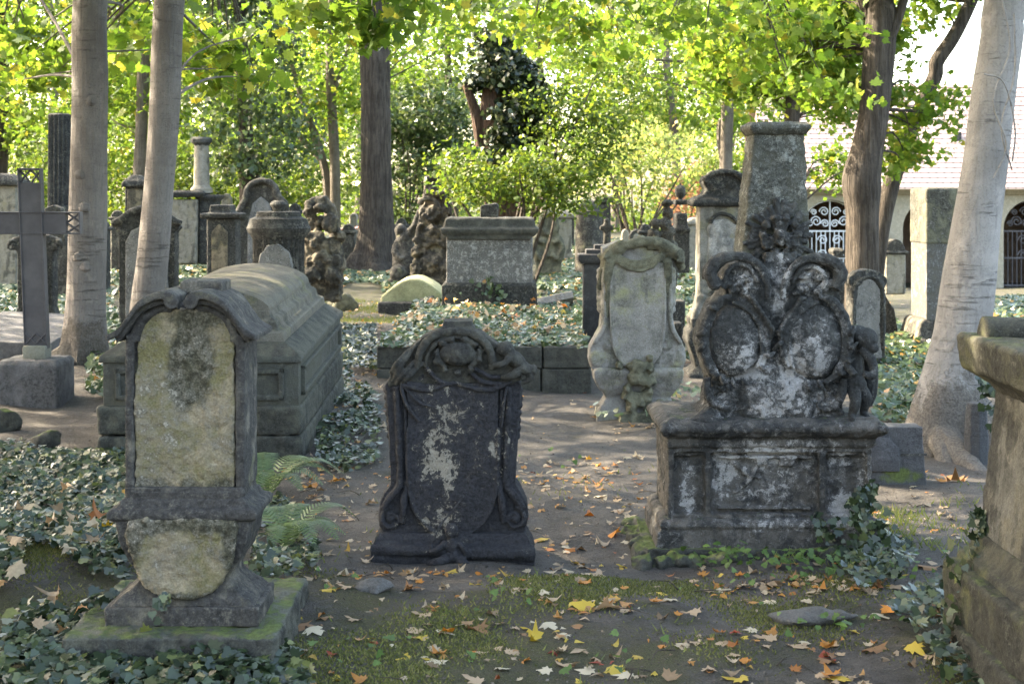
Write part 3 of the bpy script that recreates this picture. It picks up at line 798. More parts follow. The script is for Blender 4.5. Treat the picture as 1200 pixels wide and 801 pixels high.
# central body carrying the cartouches
bm = NB()
bo = [(838, 495), (832, 478), (836, 452), (828, 430), (822, 405), (826, 380), (838, 362), (851, 345), (850, 325), (858, 310), (875, 302), (893, 306), (905, 322), (918, 335), (930, 320), (938, 306), (956, 302), (975, 306), (985, 322), (984, 340),
      (990, 356), (994, 380), (997, 405), (992, 430), (986, 452), (988, 478), (985, 495)]
m.prism(bm, bo, .03, .34)
m.loft(bm, [(498, 815, 1000, 0, .42), (490, 822, 994, .02, .42), (476, 836, 984, .05, .38)])
m.blob(bm, (915, 470, .03), (52, 38, 14), jit=.08, sub=3); m.prism(bm, [(898, 296), (936, 296), (928, 410), (906, 410)], .05, .3)
m.part('carved_body', bm, sC, vox=0.0054, disp=[(.03, .08), (.014, .025)])
for nm, cx, cy, rx, rz, sx in (('a', 862, 398, 34, 43, -1), ('b', 954, 400, 37, 45, 1)):
    bm = NB()
    m.blob(bm, (cx, cy, .02), (rx, rz, 17), (0, -.10 * sx, 0), sub=3)
    cp = m.part('cartouche', bm, sC, vox=0.0049, disp=[(.02, .10), (.010, .02)])
    bm = NB()
    o = -1 if sx < 0 else 1
    gx = lambda dx: cx + o * dx
    ov = arc(cx, cy, rx + 2, rz + 2, 0, 360, 22)
    outer = [(gx(4), cy - rz - 8), (gx(22), cy - rz - 2), (gx(34), cy - rz + 16), (gx(39), cy - 8), (gx(37), cy + 16), (gx(28), cy + 36), (gx(12), cy + 48)]
    m.tube(bm, [(x, y, -.015) for x, y in outer], [3, 5, 5.6, 6, 5.6, 5, 3.5])
    m.tube(bm, [(x - o * 6, y + 1, -.02) for x, y in outer[1:6]], [2, 2.4, 2.5, 2.4, 2])
    inner = [(gx(-2), cy - rz - 4), (gx(-20), cy - rz + 6), (gx(-33), cy - 18), (gx(-36), cy + 10), (gx(-30), cy + 30)]
    m.tube(bm, [(x, y, -.01) for x, y in inner], [4, 5.5, 6, 5, 3])
    m.tube(bm, [(x + o * 6, y + 2, -.02) for x, y in inner], [2, 3, 3, 3, 2])
    # crest hood: rolled band arching over the oval
    hd = [(gx(24), cy - 62), (gx(30), cy - 78), (gx(24), cy - 92), (gx(6), cy - 98), (gx(-14), cy - 96), (gx(-28), cy - 84), (gx(-36), cy - 66), (gx(-38), cy - 50)]
    m.tube(bm, [(x, y, -.02) for x, y in hd], [6, 8, 7.5, 6, 5, 4.6, 4.2, 3])
    m.tube(bm, [(gx(6), cy - 97, .05), (gx(20), cy - 92, .02), (gx(29), cy - 80, .02), (gx(31), cy - 70, .02)], [5, 8, 9.5, 8])
    m.scroll(bm, gx(26), cy - 66, -.01, 10, 1.2, R(90), o, .34)
    m.tube(bm, [(gx(14), cy - 60, .0), (gx(12), cy - 76, -.01), (gx(0), cy - 88, -.01), (gx(-16), cy - 84, -.01), (gx(-26), cy - 68, 0)], [3, 3, 3, 3, 2.4])
    for i in range(12): m.blob(bm, (gx(random.uniform(-20, 12)), cy - random.uniform(54, 80), .005), (random.uniform(3, 6), random.uniform(3, 6), 5), jit=.3)
    for i in range(7): m.tube(bm, [(gx(-10 - 4*i), cy - 52 + 5*i, -.02), (gx(-18 - 4*i), cy - 50 + 6*i, -.04), (gx(-20 - 3.4*i), cy - 42 + 7*i, -.02)], [1.6, 2.8, 1.4])
    for q in range(15):
        if random.random() < .45: continue
        a = R(130 + q * 19) if o < 0 else R(50 - q * 19)
        ex, ey = cx + (rx + 6) * math.cos(a), cy - (rz + 6) * math.sin(a)
        m.tube(bm, [(cx + (rx + 1) * math.cos(a), cy - (rz + 1) * math.sin(a), -.01), (ex, ey, -.05), (cx + (rx + 13) * math.cos(a + .12), cy - (rz + 13) * math.sin(a + .12), -.02)], [1.6, 3, 1.4], 6, 3)
    # lower lobe
    lo = [(gx(34), cy + 44), (gx(33), cy + 60), (gx(26), cy + 74), (gx(10), cy + 80)]
    m.tube(bm, [(x, y, .0) for x, y in lo], [4.5, 5.5, 5, 3])
    m.scroll(bm, gx(10), cy + 74, 0, 8, 1.1, R(90), o, .3)
    for i in range(10): m.blob(bm, (gx(random.uniform(8, 28)), cy + random.uniform(46, 72), .02), (random.uniform(3, 7), random.uniform(3, 6), 5), jit=.3)
    finish('rolled_rim', bm, sC, cp, vox=0.0043, disp=[(.014, .05), (.007, .02)])
# obelisk
bm = NB(); m.loft(bm, [(470, 862, 972, .10, .46), (350, 870, 958, .12, .44), (153, 890, 951, .16, .40)])
m.part('obelisk', bm, sCo, vox=.010, disp=[(.020, .10), (.014, .025)])
bm = NB(); m.loft(bm, [(156, 889, 952, .15, .41), (152, 886, 955, .13, .43), (149, 884, 957, .12, .44), (145, 884, 957, .12, .44), (141, 888, 953, .15, .41)])
m.part('obelisk_cap', bm, sCo, vox=.0068, disp=[(.012, .05)])
bm = NB()
for i in range(30):
    a = R(i * 12 + random.uniform(-3, 3)); r0, r1 = 16, random.uniform(33, 46)
    if 250 < math.degrees(a) < 290: continue
    m.tube(bm, [(918 + r0*math.cos(a), 277 - r0*math.sin(a), .11), (918 + r1*math.cos(a), 277 - r1*math.sin(a), .12)], [2.4, 3.6], 6, 1)
m.part('sunburst', bm, sC, vox=0.0043, disp=[(.010, .03)])
bm = NB()
for x, y, r_ in ((904, 284, 10), (932, 283, 10), (918, 263, 10)):
    m.blob(bm, (x, y, .10), (r_, r_, r_*.7)); m.scroll(bm, x, y, .065, r_, 1.8, random.uniform(0, 6), 1, .24)
for i in range(10):
    a = i * .63; m.blob(bm, (918 + 21*math.cos(a), 276 - 21*math.sin(a), .075), (5, 5, 6), jit=.3)
m.blob(bm, (918, 278, .06), (10, 10, 12), jit=.2)
m.part('flower_boss', bm, sC, vox=0.0043, disp=[(.010, .025)])
# cherub on its own small plinth
bm = NB(); m.box(bm, 979, 1028, 488, 504, -.03, .22); m.part('cherub_plinth', bm, sCp, vox=.0068, disp=[(.008, .04)])
bm = NB()
m.blob(bm, (1016, 398, .02), (14, 14, 16), (0, .3, 0), sub=3); m.blob(bm, (1006, 391, .05), (13, 10, 16), sub=3); m.blob(bm, (1022, 407, -.02), (7, 6, 7))
m.tube(bm, [(1002, 398, .08), (998, 415, .08), (1000, 438, .08), (1006, 455, .08)], [15, 17, 16, 14], 12, 4)
m.blob(bm, (1004, 452, .06), (15, 12, 16), sub=3)
m.tube(bm, [(1010, 408, .0), (1021, 424, -.02), (1020, 438, -.05), (1008, 436, -.06)], [7, 6, 5, 4], 10, 4)
m.tube(bm, [(994, 408, .02), (990, 424, -.02), (998, 438, -.06)], [6, 5, 4.5], 10, 4)
m.tube(bm, [(1002, 455, .03), (1002, 470, -.01), (999, 484, .0), (999, 490, 0)], [8.5, 7, 5, 4.5], 10, 4); m.tube(bm, [(999, 488, .0), (996, 490, -.05)], [4.5, 3.5], 8, 1)
m.tube(bm, [(1010, 455, .06), (1018, 468, .04), (1016, 482, .06), (1016, 490, .06)], [8.5, 7, 5, 4.5], 10, 4); m.tube(bm, [(1016, 488, .06), (1018, 490, .0)], [4.5, 3.5], 8, 1)
m.tube(bm, [(1022, 410, .10), (1028, 435, .12), (1028, 462, .12), (1024, 480, .12)], [6, 8, 8, 5], 8, 4)
m.tube(bm, [(990, 430, .08), (985, 455, .08), (984, 478, .06), (988, 488, .04)], [6, 7, 7, 6], 8, 4)
m.part('cherub_figure', bm, sC, vox=0.0043, disp=[(.008, .05)], relax=2)
bm = NB(); m.tube(bm, [(800, 496, .02), (822, 490, .0), (840, 480, .05), (846, 470, .08)], [3, 8, 12, 8]); m.tube(bm, [(845, 494, .0), (830, 492, -.03), (806, 495, -.02)], [8, 7, 4]); m.part('broken_carving', bm, sC, vox=.0068, disp=[(.02, .05)])

# ------------------------------------------------------------------ D: big pale tomb pillar cropped by the frame
sD = stone('pale_streaked_sandstone', (.165, .153, .128), (.040, .037, .031), dk=.46, streak=.55, stain=(.115, .102, .072), moss=.0, bump=.6, sc_=.9,
           dspots=[((-.42, 1.75, .6), (.10, .3, .6), .2)])
sDm = stone('mossy_step_stone', (.085, .078, .056), (.028, .026, .02), dk=.5, moss=.62, mossz=.34, pale=(.30, .28, .22), flake=.76, stain=(.095, .095, .04), bump=.6)
o = empty('tomb_pillar', (2.2, 3.9, 0), 'massive pale streaked tomb pillar with a heavy cornice and stepped mossy base', 'tomb')
def Dl(z, x0, y1, x1=3.4): return (z, x0 - 2.2, x1 - 2.2, 0, y1 - 3.9)
bm = NB(); b_loft(bm, [Dl(-.2, 1.565, 5.52), Dl(.11, 1.575, 5.52)])
finish('lower_step', bm, sDm, o, vox=.014, disp=[(.02, .09), (.008, .03)])
bm = NB(); b_loft(bm, [Dl(-.1, 1.60, 5.72), Dl(.30, 1.60, 5.72)]); finish('upper_step', bm, sDm, o, vox=.014, disp=[(.02, .1), (.008, .03)])
bm = NB(); b_loft(bm, [Dl(.2, 1.64, 5.73), Dl(.32, 1.655, 5.72), Dl(.335, 1.69, 5.71), Dl(.40, 1.715, 5.70)]); finish('base_moulding', bm, sDm, o, vox=.012, disp=[(.012, .06)])
bm = NB(); b_loft(bm, [Dl(.37, 1.725, 5.69), Dl(.95, 1.78, 5.65)]); finish('shaft', bm, sD, o, vox=.012, disp=[(.010, .10), (.006, .03)])
bm = NB(); b_loft(bm, [Dl(.92, 1.775, 5.66), Dl(.95, 1.755, 5.67), Dl(.985, 1.70, 5.70), Dl(1.0, 1.668, 5.72), Dl(1.115, 1.655, 5.73), Dl(1.13, 1.665, 5.72)]); finish('cornice', bm, sDm, o, vox=.012, disp=[(.014, .07), (.007, .02)])
bm = NB(); b_tube(bm, [(1.70 - 2.2, 1.66, 1.14), (1.95 - 2.2, 1.66, 1.13), (2.6 - 2.2, 1.66, 1.13)], [.065, .06, .06], 16, 1); b_box(bm, 1.93 - 2.2, 1.2, .9, 1.5, 1.12, 1.27)
finish('attic_block', bm, sDm, o, vox=.012, disp=[(.012, .07)])

# ------------------------------------------------------------------ E: pale baroque headstone with draped top
m = Mon('headstone', 'pale grey baroque headstone with mossy draped top and curled volute sides', 'headstone', 747, 490)
k = m.k
sE = stone('pale_grey_sandstone', (.30, .275, .25), (.105, .098, .082), dk=.42, streak=.5, stain=(.22, .21, .12), stain_t=.6, moss=.15, mossz=.55, bump=.5, pale=(.5, .46, .42), flake=.76)
sEm = stone('mossy_drapery_stone', (.19, .175, .12), (.06, .057, .04), dk=.46, moss=.62, mossz=.35, bump=.9, mosscol=(.075, .078, .028))
bm = NB(); m.loft(bm, [(500, 698, 798, -.04, .30), (484, 700, 796, -.03, .3), (478, 703, 793, -.01, .28), (466, 711, 786, .03, .25), (456, 702, 794, -.01, .28), (446, 697, 799, -.03, .3), (438, 695, 801, -.05, .31), (433, 695, 801, -.05, .31), (430, 700, 796, -.03, .29)])
m.part('base', bm, sE, vox=.012, disp=[(.014, .06)])
bm = NB()
eR = [(747, 282), (768, 282), (788, 290), (789, 330), (789, 372), (791, 385), (797, 396), (803, 408), (804, 422), (800, 434)]
m.prism(bm, mirror(eR, 747), 0, .24)
for sx in (-1, 1):
    q = lambda x: 747 + sx * (x - 747)
    m.tube(bm, [(q(786), 312, -.01), (q(785), 370, -.01), (q(789), 388, -.01), (q(798), 402, -.01)], [2.6, 2.6, 3, 3])
    m.scroll(bm, q(793), 421, -.01, 10, 1.6, R(80), -sx, .26); m.scroll(bm, q(782), 404, -.015, 8, 1.1, R(80), sx, .24)
    for i in range(8): m.blob(bm, (q(790), 318 + i * 6.5, .10), (4.2, 4, 8), jit=.2)
m.part('body', bm, sE, vox=.011, disp=[(.010, .06)])
bm = NB(); m.prism(bm, mirror([(747, 306), (778, 306), (779, 360), (777, 395), (772, 415), (762, 427), (747, 432)], 747), -.03, .08)
m.tube(bm, [(x, y, -.03) for x, y in [(715, 312), (715, 360), (717, 395), (722, 415), (732, 427), (747, 432), (762, 427), (772, 415), (777, 395), (779, 360), (779, 312)]], 1.6)
m.part('inscription_shield', bm, sE, vox=.010, disp=[(.012, .1)])
bm = NB()
m.tube(bm, [(703, 340, .05), (708, 318, .03), (714, 298, .0), (728, 288, -.03), (747, 284, -.04), (764, 282, -.04), (782, 290, -.02), (794, 300, .03), (800, 316, .06)], [4, 6, 8, 7, 6, 6, 8, 8, 5])
for dy, r_ in ((0, 1.9), (5, 2.2), (10, 1.8)): m.tube(bm, [(716 + dy*.4, 300 - dy*.3, -.04), (730, 312 - dy, -.045), (747, 317 - dy*1.1, -.045), (764, 312 - dy, -.045), (778 - dy*.4, 300 - dy*.3, -.04)], r_)
for i in range(26): t = i / 25; m.blob(bm, (705 + 92 * t + random.uniform(-2, 2), 300 - 16 * math.sin(math.pi * t) + random.uniform(-4, 5), random.uniform(-.03, .06)), (random.uniform(4, 7), random.uniform(3, 5), 7), jit=.3)
for sx in (-1, 1):
    for j in range(3): m.tube(bm, [(747 + sx*(31 + j*3), 304, -.035), (747 + sx*(33 + j*3), 325, -.03), (747 + sx*(35 + j*2.4), 350 - j*8, -.01)], [2.6, 2.2, 1.0])
m.tube(bm, [(715, 306, -.02), (712, 340, -.01), (711, 372, 0)], [6, 4.5, 3]); m.blob(bm, (761, 283, -.02), (9, 5, 8), jit=.2); m.blob(bm, (790, 296, .02), (12, 9, 14), jit=.2)
m.part('drapery', bm, sEm, vox=.011, disp=[(.022, .05)])
bm = NB()
for i in range(26): m.blob(bm, (747 + random.gauss(0, 11), 458 + random.gauss(0, 16), -.05), (random.uniform(4, 8), random.uniform(4, 8), random.uniform(6, 11)), jit=.3)
m.blob(bm, (747, 428, -.05), (14, 8, 10), jit=.2); m.tube(bm, [(736, 436, -.06), (752, 446, -.08), (768, 444, -.06)], [5, 5, 4]); m.loft(bm, [(500, 722, 776, -.14, .1), (482, 726, 770, -.11, .1)])
m.part('rock_carving', bm, sEm, vox=.012, disp=[(.03, .05)])

# ------------------------------------------------------------------ F: long tomb chest with vaulted lid
sF = stone('green_black_sandstone', (.088, .086, .068), (.030, .030, .026), dk=.52, moss=.40, mossz=.3, bump=.5, pale=(.2, .185, .15), flake=.77)
sFl = stone('grey_lid_stone', (.150, .132, .105), (.050, .046, .037), dk=.47, stain=(.105, .10, .05), moss=.14, mossz=.3, bump=.4)
o = empty('tomb_chest', (-1.885, 9.35, 0.02), 'long stone tomb chest with stepped vaulted lid on rough block footing', 'tomb')
o.rotation_euler = (R(2.4), 0, 0)
for (z0, z1, xs) in ((-.18, .15, (-.64, -.22, .30, .615)), (.158, .335, (-.64, .02, .32, .61))):
    for a, b in zip(xs, xs[1:]):
        bm = NB(); b_box(bm, a + .004, b - .004, -.03, 2.3, z0, z1); finish('footing_block', bm, sF, o, vox=.02, disp=[(.03, .1)])
bm = NB(); b_box(bm, -.60, .59, .0, 2.26, .33, .60)
for a, b in ((-.52, -.20), (.16, .50)):
    for q in ((a, b, .37, .40), (a, b, .53, .56), (a, a + .03, .37, .56), (b - .03, b, .37, .56)): b_box(bm, q[0], q[1], -.028, .05, q[2], q[3])
for q in ((.1, 2.15, .38, .41), (.1, 2.15, .53, .56), (.1, .14, .38, .56), (2.1, 2.15, .38, .56)): b_box(bm, .5, .615, q[0], q[1], q[2], q[3])
finish('chest', bm, sF, o, bevel=.006)
bm = NB(); b_loft(bm, [(.595, -.62, .61, -.02, 2.28), (.635, -.62, .61, -.02, 2.28), (.65, -.60, .59, 0, 2.26), (.71, -.51, .50, .09, 2.17)]); finish('chest_ledge', bm, sF, o, bevel=.008)
bm = NB(); b_loft(bm, [(.70, -.50, .49, .10, 2.16), (.76, -.49, .48, .11, 2.15), (.78, -.45, .44, .15, 2.11), (.83, -.44, .43, .16, 2.10), (.85, -.405, .395, .19, 2.08), (.89, -.39, .38, .205, 2.06)])
pts = [(-.385, .86)] + [(.385 * -math.cos(math.pi * i / 14) , .885 + .135 * math.sin(math.pi * i / 14)) for i in range(15)] + [(.375, .86)]
b_prism(bm, pts[::-1], .21, 2.05)
finish('vaulted_lid', bm, sFl, o, bevel=.008)

# ------------------------------------------------------------------ iron cross
m = Mon('iron_cross', 'dark cast iron cross with pierced pointed ends on a square stone plinth', 'grave cross', 43, 470)
T_ = NT('dark_painted_iron'); v = T_.coord(); nn = T_.noise(v, 60, 6, .7)
T_.put(T_.b.inputs['Base Color'], T_.mix(T_.ramp(T_.noise(v, 4, 5), .4, .7), (.055, .050, .054), (.085, .078, .08))); T_.b.inputs['Roughness'].default_value = .55; T_.b.inputs['Metallic'].default_value = .15
T_.put(T_.b.inputs['Normal'], T_.bump(nn, .35, .004)); M_IRON = T_.m
sP = stone('grey_plinth_stone', (.15, .14, .14), (.07, .066, .066), dk=.5, bump=.5, moss=.1)
bm = NB(); m.loft(bm, [(478, 6, 78, -.22, .22), (424, 6, 78, -.22, .22), (419, 10, 74, -.19, .19)]); m.part('plinth', bm, sP, vox=.016, disp=[(.012, .08)])
bm = NB(); m.box(bm, 30, 57, 404, 422, -.08, .08); m.part('socket', bm, stone('socket_stone', (.26, .25, .2), (.12, .115, .09), dk=.4), bevel=.01)
bm = NB()
def cr(x, y): return (x + (y - 405) * .040, y)       # the whole cross leans
def crbox(x0, x1, y0, y1, a, b): m.prism(bm, [cr(x0, y0), cr(x1, y0), cr(x1, y1), cr(x0, y1)], a, b)
crbox(31, 56, 214, 408, -.03, .03); crbox(-46, 84, 249, 273, -.028, .028)
for x in (30, 55.5): crbox(x, x + 1.6, 197, 408, -.04, .04)
crbox(30, 57, 197, 199.5, -.04, .04)
for y in (248, 272.5): crbox(-50, 101, y, y + 1.8, -.04, .04)
crbox(99.5, 101.5, 248, 274, -.04, .04); crbox(-52, -50, 248, 274, -.04, .04)
for a, b in (((31, 216), (44, 199)), ((44, 216), (31, 199)), ((44, 216), (57, 199)), ((57, 216), (44, 199))):
    (x0, y0), (x1, y1) = cr(*a), cr(*b); m.tube(bm, [(x0, y0, 0), ((x0+x1)/2 + (1.2 if b[0] < a[0] else -1.2), (y0+y1)/2, 0), (x1, y1, 0)], 1.3)
for a, b in (((84, 249), (101, 261)), ((84, 261), (101, 249)), ((84, 261), (101, 273)), ((84, 273), (101, 261))): m.tube(bm, [(*cr(*a), 0), (*cr(*b), 0)], 1.3, 8, 1)
for a, b in (((32, 402), (44, 390)), ((44, 402), (32, 390)), ((44, 390), (56, 402)), ((56, 390), (44, 402))): m.tube(bm, [(*cr(*a), -.034), (*cr(*b), -.034)], 1.2, 6, 1)
m.part('cross', bm, M_IRON, smooth=False, bevel=.006)
# ------------------------------------------------------------------ the other gravestones
def by_at(cx, d): return HY + (H - float(terrain((cx - 600) * d / F, d))) * F / d
f_dark = stone('soot_dark_stone', (.10, .094, .082), (.027, .026, .024), dk=.60, pale=(.42, .38, .31), flake=.70, moss=.15, bump=.6)
f_mid = stone('grey_brown_stone', (.165, .148, .122), (.034, .031, .026), dk=.58, pale=(.34, .30, .25), flake=.70, moss=.25, stain=(.16, .15, .08), bump=.7)
f_pale = stone('pale_cream_stone', (.32, .285, .23), (.085, .077, .062), dk=.42, streak=.5, moss=.12, stain=(.22, .19, .125), bump=.5)
f_white = stone('lichen_white_stone', (.26, .243, .225), (.05, .047, .044), dk=.46, pale=(.44, .42, .40), flake=.58, bump=.7, sc_=1.6)
f_moss = stone('moss_covered_stone', (.20, .185, .12), (.07, .065, .045), dk=.5, moss=.55, mossz=.25, mosscol=(.09, .09, .03), bump=.8)
f_tan = stone('warm_tan_stone', (.24, .19, .13), (.06, .052, .038), dk=.5, stain=(.17, .145, .08), moss=.2, bump=.9)
f_stat = stone('black_stained_tan_stone', (.215, .175, .125), (.036, .032, .026), dk=.56, stain=(.14, .125, .07), moss=.2, bump=.9, sc_=.8)
f_gran = stone('dark_granite', (.050, .046, .045), (.030, .028, .028), dk=.5, bump=.2)

def stele(label, cx, d, outR, mat, th=.22, panel=None, pmat=None, cap=None, capmat=None, base=None, name='headstone', cat='headstone', group=None, carve=None, rot=0.0, tilt=0.0, by=None, pz=.02):
    """outline (right half, top to bottom) mirrored about cx; cap/base: loft rows (py, half width, y front, y back)"""
    by = by_at(cx, d) if by is None else by
    m = Mon(name, label, cat, cx, by, d=d, group=group, rot=rot, tilt=tilt)
    v = max(.010, d * .0010)
    bm = NB(); m.prism(bm, mirror(list(outR) + [(outR[-1][0], by + 8)], cx), 0, th)
    if carve: carve(m, bm)
    m.part('body', bm, mat, vox=v, disp=[(.02, .12), (.010, .03)])
    if panel:
        bm = NB(); m.prism(bm, mirror(panel, cx), -pz, .1)
        m.part('panel', bm, pmat or mat, vox=v * .8, disp=[(.012, .1)])
    for nm, rows in (('cap', cap), ('base', base)):
        if rows:
            bm = NB(); m.loft(bm, [(a, cx - h, cx + h, y0, y1) for a, h, y0, y1 in rows])
            m.part(nm, bm, capmat or mat, vox=v * .8, disp=[(.012, .08)])
    return m

def pillar(label, cx, d, rows, mat, name='grave_pillar', cat='grave pillar', capn=0, capmat=None, group=None, rot=0.0, extra=None):
    """rows (py, x0, x1, y0, y1) bottom to top; the last capn rows form the cap"""
    by = by_at(cx, d)
    m = Mon(name, label, cat, cx, by, d=d, group=group, rot=rot)
    v = max(.010, d * .0010)
    body = rows[:len(rows) - capn] if capn else rows
    bm = NB(); m.loft(bm, body); m.part('shaft', bm, mat, vox=v, disp=[(.016, .12), (.008, .03)])
    if capn:
        bm = NB(); m.loft(bm, rows[-capn:]); m.part('cap', bm, capmat or mat, vox=v * .8, disp=[(.012, .08)])
    if extra: extra(m, v)
    return m

# --- far left group
B_ = by_at(41, 18.2)
def cv(m, bm):
    for sx in (-1, 1): m.scroll(bm, 41 + sx * 26, 288, .0, 8, 1.2, R(90), -sx, .3); m.scroll(bm, 41 + sx * 25, 376, .0, 9, 1.2, R(90), sx, .3)
    m.tube(bm, [(12, 284, .05), (28, 278, .05), (41, 282, .05), (54, 278, .05), (70, 284, .05)], 4)
stele('dark mossy headstone with scrolled shoulders standing behind the iron cross', 41, 18.2, [(41, 282), (56, 282), (64, 290), (62, 300), (62, 360), (66, 372), (68, 384)], f_dark, panel=[(41, 300), (56, 300), (56, 362), (41, 362)], pmat=f_dark, carve=cv)
stele('broad pale wall tomb with dark sagging coping at the frame edge', 0, 26, [(0, 212), (18, 214), (19, 300)], f_pale, th=.5, cap=[(218, 23, -.08, .55), (212, 22, -.08, .55), (206, 14, -.02, .5), (203, 6, .05, .4)], capmat=f_dark, name='wall_tomb', cat='tomb')
def rk(m, bm):
    for i in range(16): m.blob(bm, (61 + random.gauss(0, 7), 244 + random.uniform(0, 60), .1), (random.uniform(4, 8), random.uniform(4, 7), 8), jit=.25)
stele('rough rock-carved stone topped with lumpy rustication beside the fluted column', 62, 24, [(62, 240), (72, 244), (77, 280), (80, 300)], f_mid, carve=rk)
m = Mon('broken_column', 'tall fluted dark column stump with a flat mossy top', 'column', 66, by_at(66, 28), d=28)
bm = NB(); kk = m.k
b_lathe(bm, [(r_ * kk, m.z(y)) for r_, y in ((14.5, 244), (13.6, 240), (13.4, 200), (13.2, 150), (13, 140), (13, 134), (11, 132.5))], 0, .2, 96, 16, 2.6 * kk, (m.z(242), m.z(139)))
m.part('fluted_shaft', bm, f_dark)
bm = NB(); m.loft(bm, [(by_at(66, 28) + 6, 45, 88, -.1, .55), (262, 45, 88, -.1, .55), (256, 48, 84, -.05, .5), (244, 49, 83, -.05, .5)]); m.part('pedestal', bm, f_dark, vox=.02, disp=[(.02, .1)])
def cvx(m, bm):
    m.tube(bm, [(131, 262, .0), (142, 258, .0), (154, 249, .0), (172, 245, .0), (190, 249, .0), (202, 258, .0), (213, 262, .0)], [4, 5, 5, 5, 5, 5, 4])
stele('black framed headstone with curved hood and pale worn panel behind the leaning trunk', 172, 17.4, [(172, 248), (188, 251), (200, 260), (210, 266), (205, 272), (205, 385)], f_dark, panel=[(172, 262), (190, 270), (197, 284), (197, 372), (172, 372)], pmat=f_white, carve=cvx)
stele('small dark hooded stone with tan panel between two grey trunks', 158, 27, [(158, 212), (170, 216), (171, 300)], f_dark, panel=[(158, 220), (167, 222), (167, 262), (158, 262)], pmat=f_tan, cap=[(219, 15, -.08, .4), (213, 14, -.08, .4), (205, 4, 0, .3)], name='hooded_gravestone', cat='headstone')
def colx(m, v):
    bm = NB(); b_lathe(bm, [(m.k * r_, m.z(y)) for r_, y in ((13, 226), (13, 221), (10, 218), (9.5, 216), (8.6, 170), (8.6, 169.5))], m.x(232), .35, 24); m.part('short_column', bm, f_pale)
    bm = NB(); b_lathe(bm, [(m.k * r_, m.z(y)) for r_, y in ((9, 170.5), (9.5, 168.5), (12, 166.5), (12.6, 162.5), (10.5, 159.8))], m.x(232), .35, 8); m.part('capital', bm, f_dark)
    bm = NB(); m.loft(bm, [(310, 231, 250, .1, .75), (236, 231, 250, .1, .75), (232, 228, 254, .06, .8), (228, 228, 254, .06, .8)]); m.part('shaded_side_block', bm, f_dark, vox=v, disp=[(.012, .08)])  # the pillar's shaded right side, built as a dark-coloured block
pillar('pale pillar tomb carrying a short round column with a dark capital', 218, 29.5, [(310, 201, 230, 0, .5), (234, 200, 231, 0, .5), (231, 198, 236, -.05, .6), (226, 196, 240, -.08, .65), (223, 199, 236, -.03, .6)], f_pale, capn=3, capmat=f_dark, extra=colx)
pillar('dark gothic-panelled pillar with stepped flat cap', 258, 22, [(330, 242, 276, 0, .4), (256, 242, 276, 0, .4), (256, 236, 280, -.06, .46), (250, 235, 283, -.08, .48), (249, 245, 271, 0, .4), (240, 246, 270, 0, .4)], f_dark, capn=4,
       extra=lambda m, v: [(m.prism(b, [(248, 322), (248, 272), (257, 262), (267, 272), (267, 322)], -.02, .05), m.part('gothic_panel', b, f_tan, vox=.015, disp=[(.01, .06)])) for b in [NB()]])
def cvb(m, bm):
    m.tube(bm, [(277, 262, -.02), (282, 245, -.02), (288, 235, -.02), (290, 222, -.02), (298, 214, -.02), (310, 212, -.02), (321, 217, -.02), (326, 230, -.02), (334, 240, -.02), (336, 250, -.02)], [4, 5, 5, 4, 4, 4, 4, 5, 5, 4])
    m.blob(bm, (330, 268, .0), (7, 13, 8), jit=.2); m.blob(bm, (281, 250, .0), (7, 8, 8), jit=.2)
stele('rounded baroque gravestone with dark moulded hood and pale peeling centre', 306, 27, [(306, 213), (318, 217), (323, 232), (331, 244), (332, 320)], f_mid, panel=[(306, 230), (316, 238), (322, 262), (322, 310), (306, 310)], pmat=f_white, carve=cvb, capmat=f_dark)
stele('plain grey post-like stone rising behind the rounded baroque gravestone', 299, 34, [(299, 196), (306, 197), (305, 205), (303, 207), (304, 300)], f_mid, name='post_gravestone')
m = Mon('fluted_pedestal', 'dark fluted oval pedestal with moulded lid and small urn knob', 'grave pedestal', 321, by_at(321, 16.5), d=16.5)
bm = NB(); b_lathe(bm, [(m.k * r_, m.z(y)) for r_, y in ((33, 345), (33, 340), (31, 336), (31, 282), (32, 279), (34, 276))], 0, .33, 112, 26, 2.6 * m.k, (m.z(337), m.z(281)))
for v_ in bm.verts: v_.co.y = .33 + (v_.co.y - .33) * .8
m.part('fluted_body', bm, f_dark)
bm = NB(); b_lathe(bm, [(m.k * r_, m.z(y)) for r_, y in ((33, 277), (37, 273), (38.5, 268), (36, 264), (34, 257), (27, 254), (26, 249), (24, 248))], 0, .33, 48)
for v_ in bm.verts: v_.co.y = .33 + (v_.co.y - .33) * .8
m.part('moulded_lid', bm, f_dark, disp=[(.008, .1)])
bm = NB(); b_lathe(bm, [(m.k * r_, m.z(y)) for r_, y in ((6, 249), (8, 244), (10.5, 240), (9, 237), (5, 235))], 0, .33, 24); m.part('urn_knob', bm, f_dark)
bm = NB(); m.prism(bm, [(301, 322), (303, 300), (312, 288), (325, 286), (338, 296), (343, 320)], .04, .14); m.part('worn_panel', bm, f_white, vox=.014, disp=[(.02, .06)])
def figs(m, bm):
    for x, y, rx, ry in ((372, 262, 12, 10), (362, 246, 9, 9), (376, 243, 10, 6), (388, 262, 10, 12), (370, 282, 14, 14), (386, 290, 12, 12), (362, 300, 12, 16), (378, 306, 14, 14), (394, 305, 9, 18), (366, 322, 14, 12), (390, 325, 12, 12), (380, 334, 16, 10), (398, 276, 6, 5)):
        m.blob(bm, (x, y, random.uniform(.0, .25)), (rx, ry, 13), jit=.18)
    m.tube(bm, [(357, 252, .1), (366, 238, .1), (380, 237, .1), (388, 250, .1), (392, 268, .1), (400, 280, .1)], [5, 6, 6, 6, 6, 5])
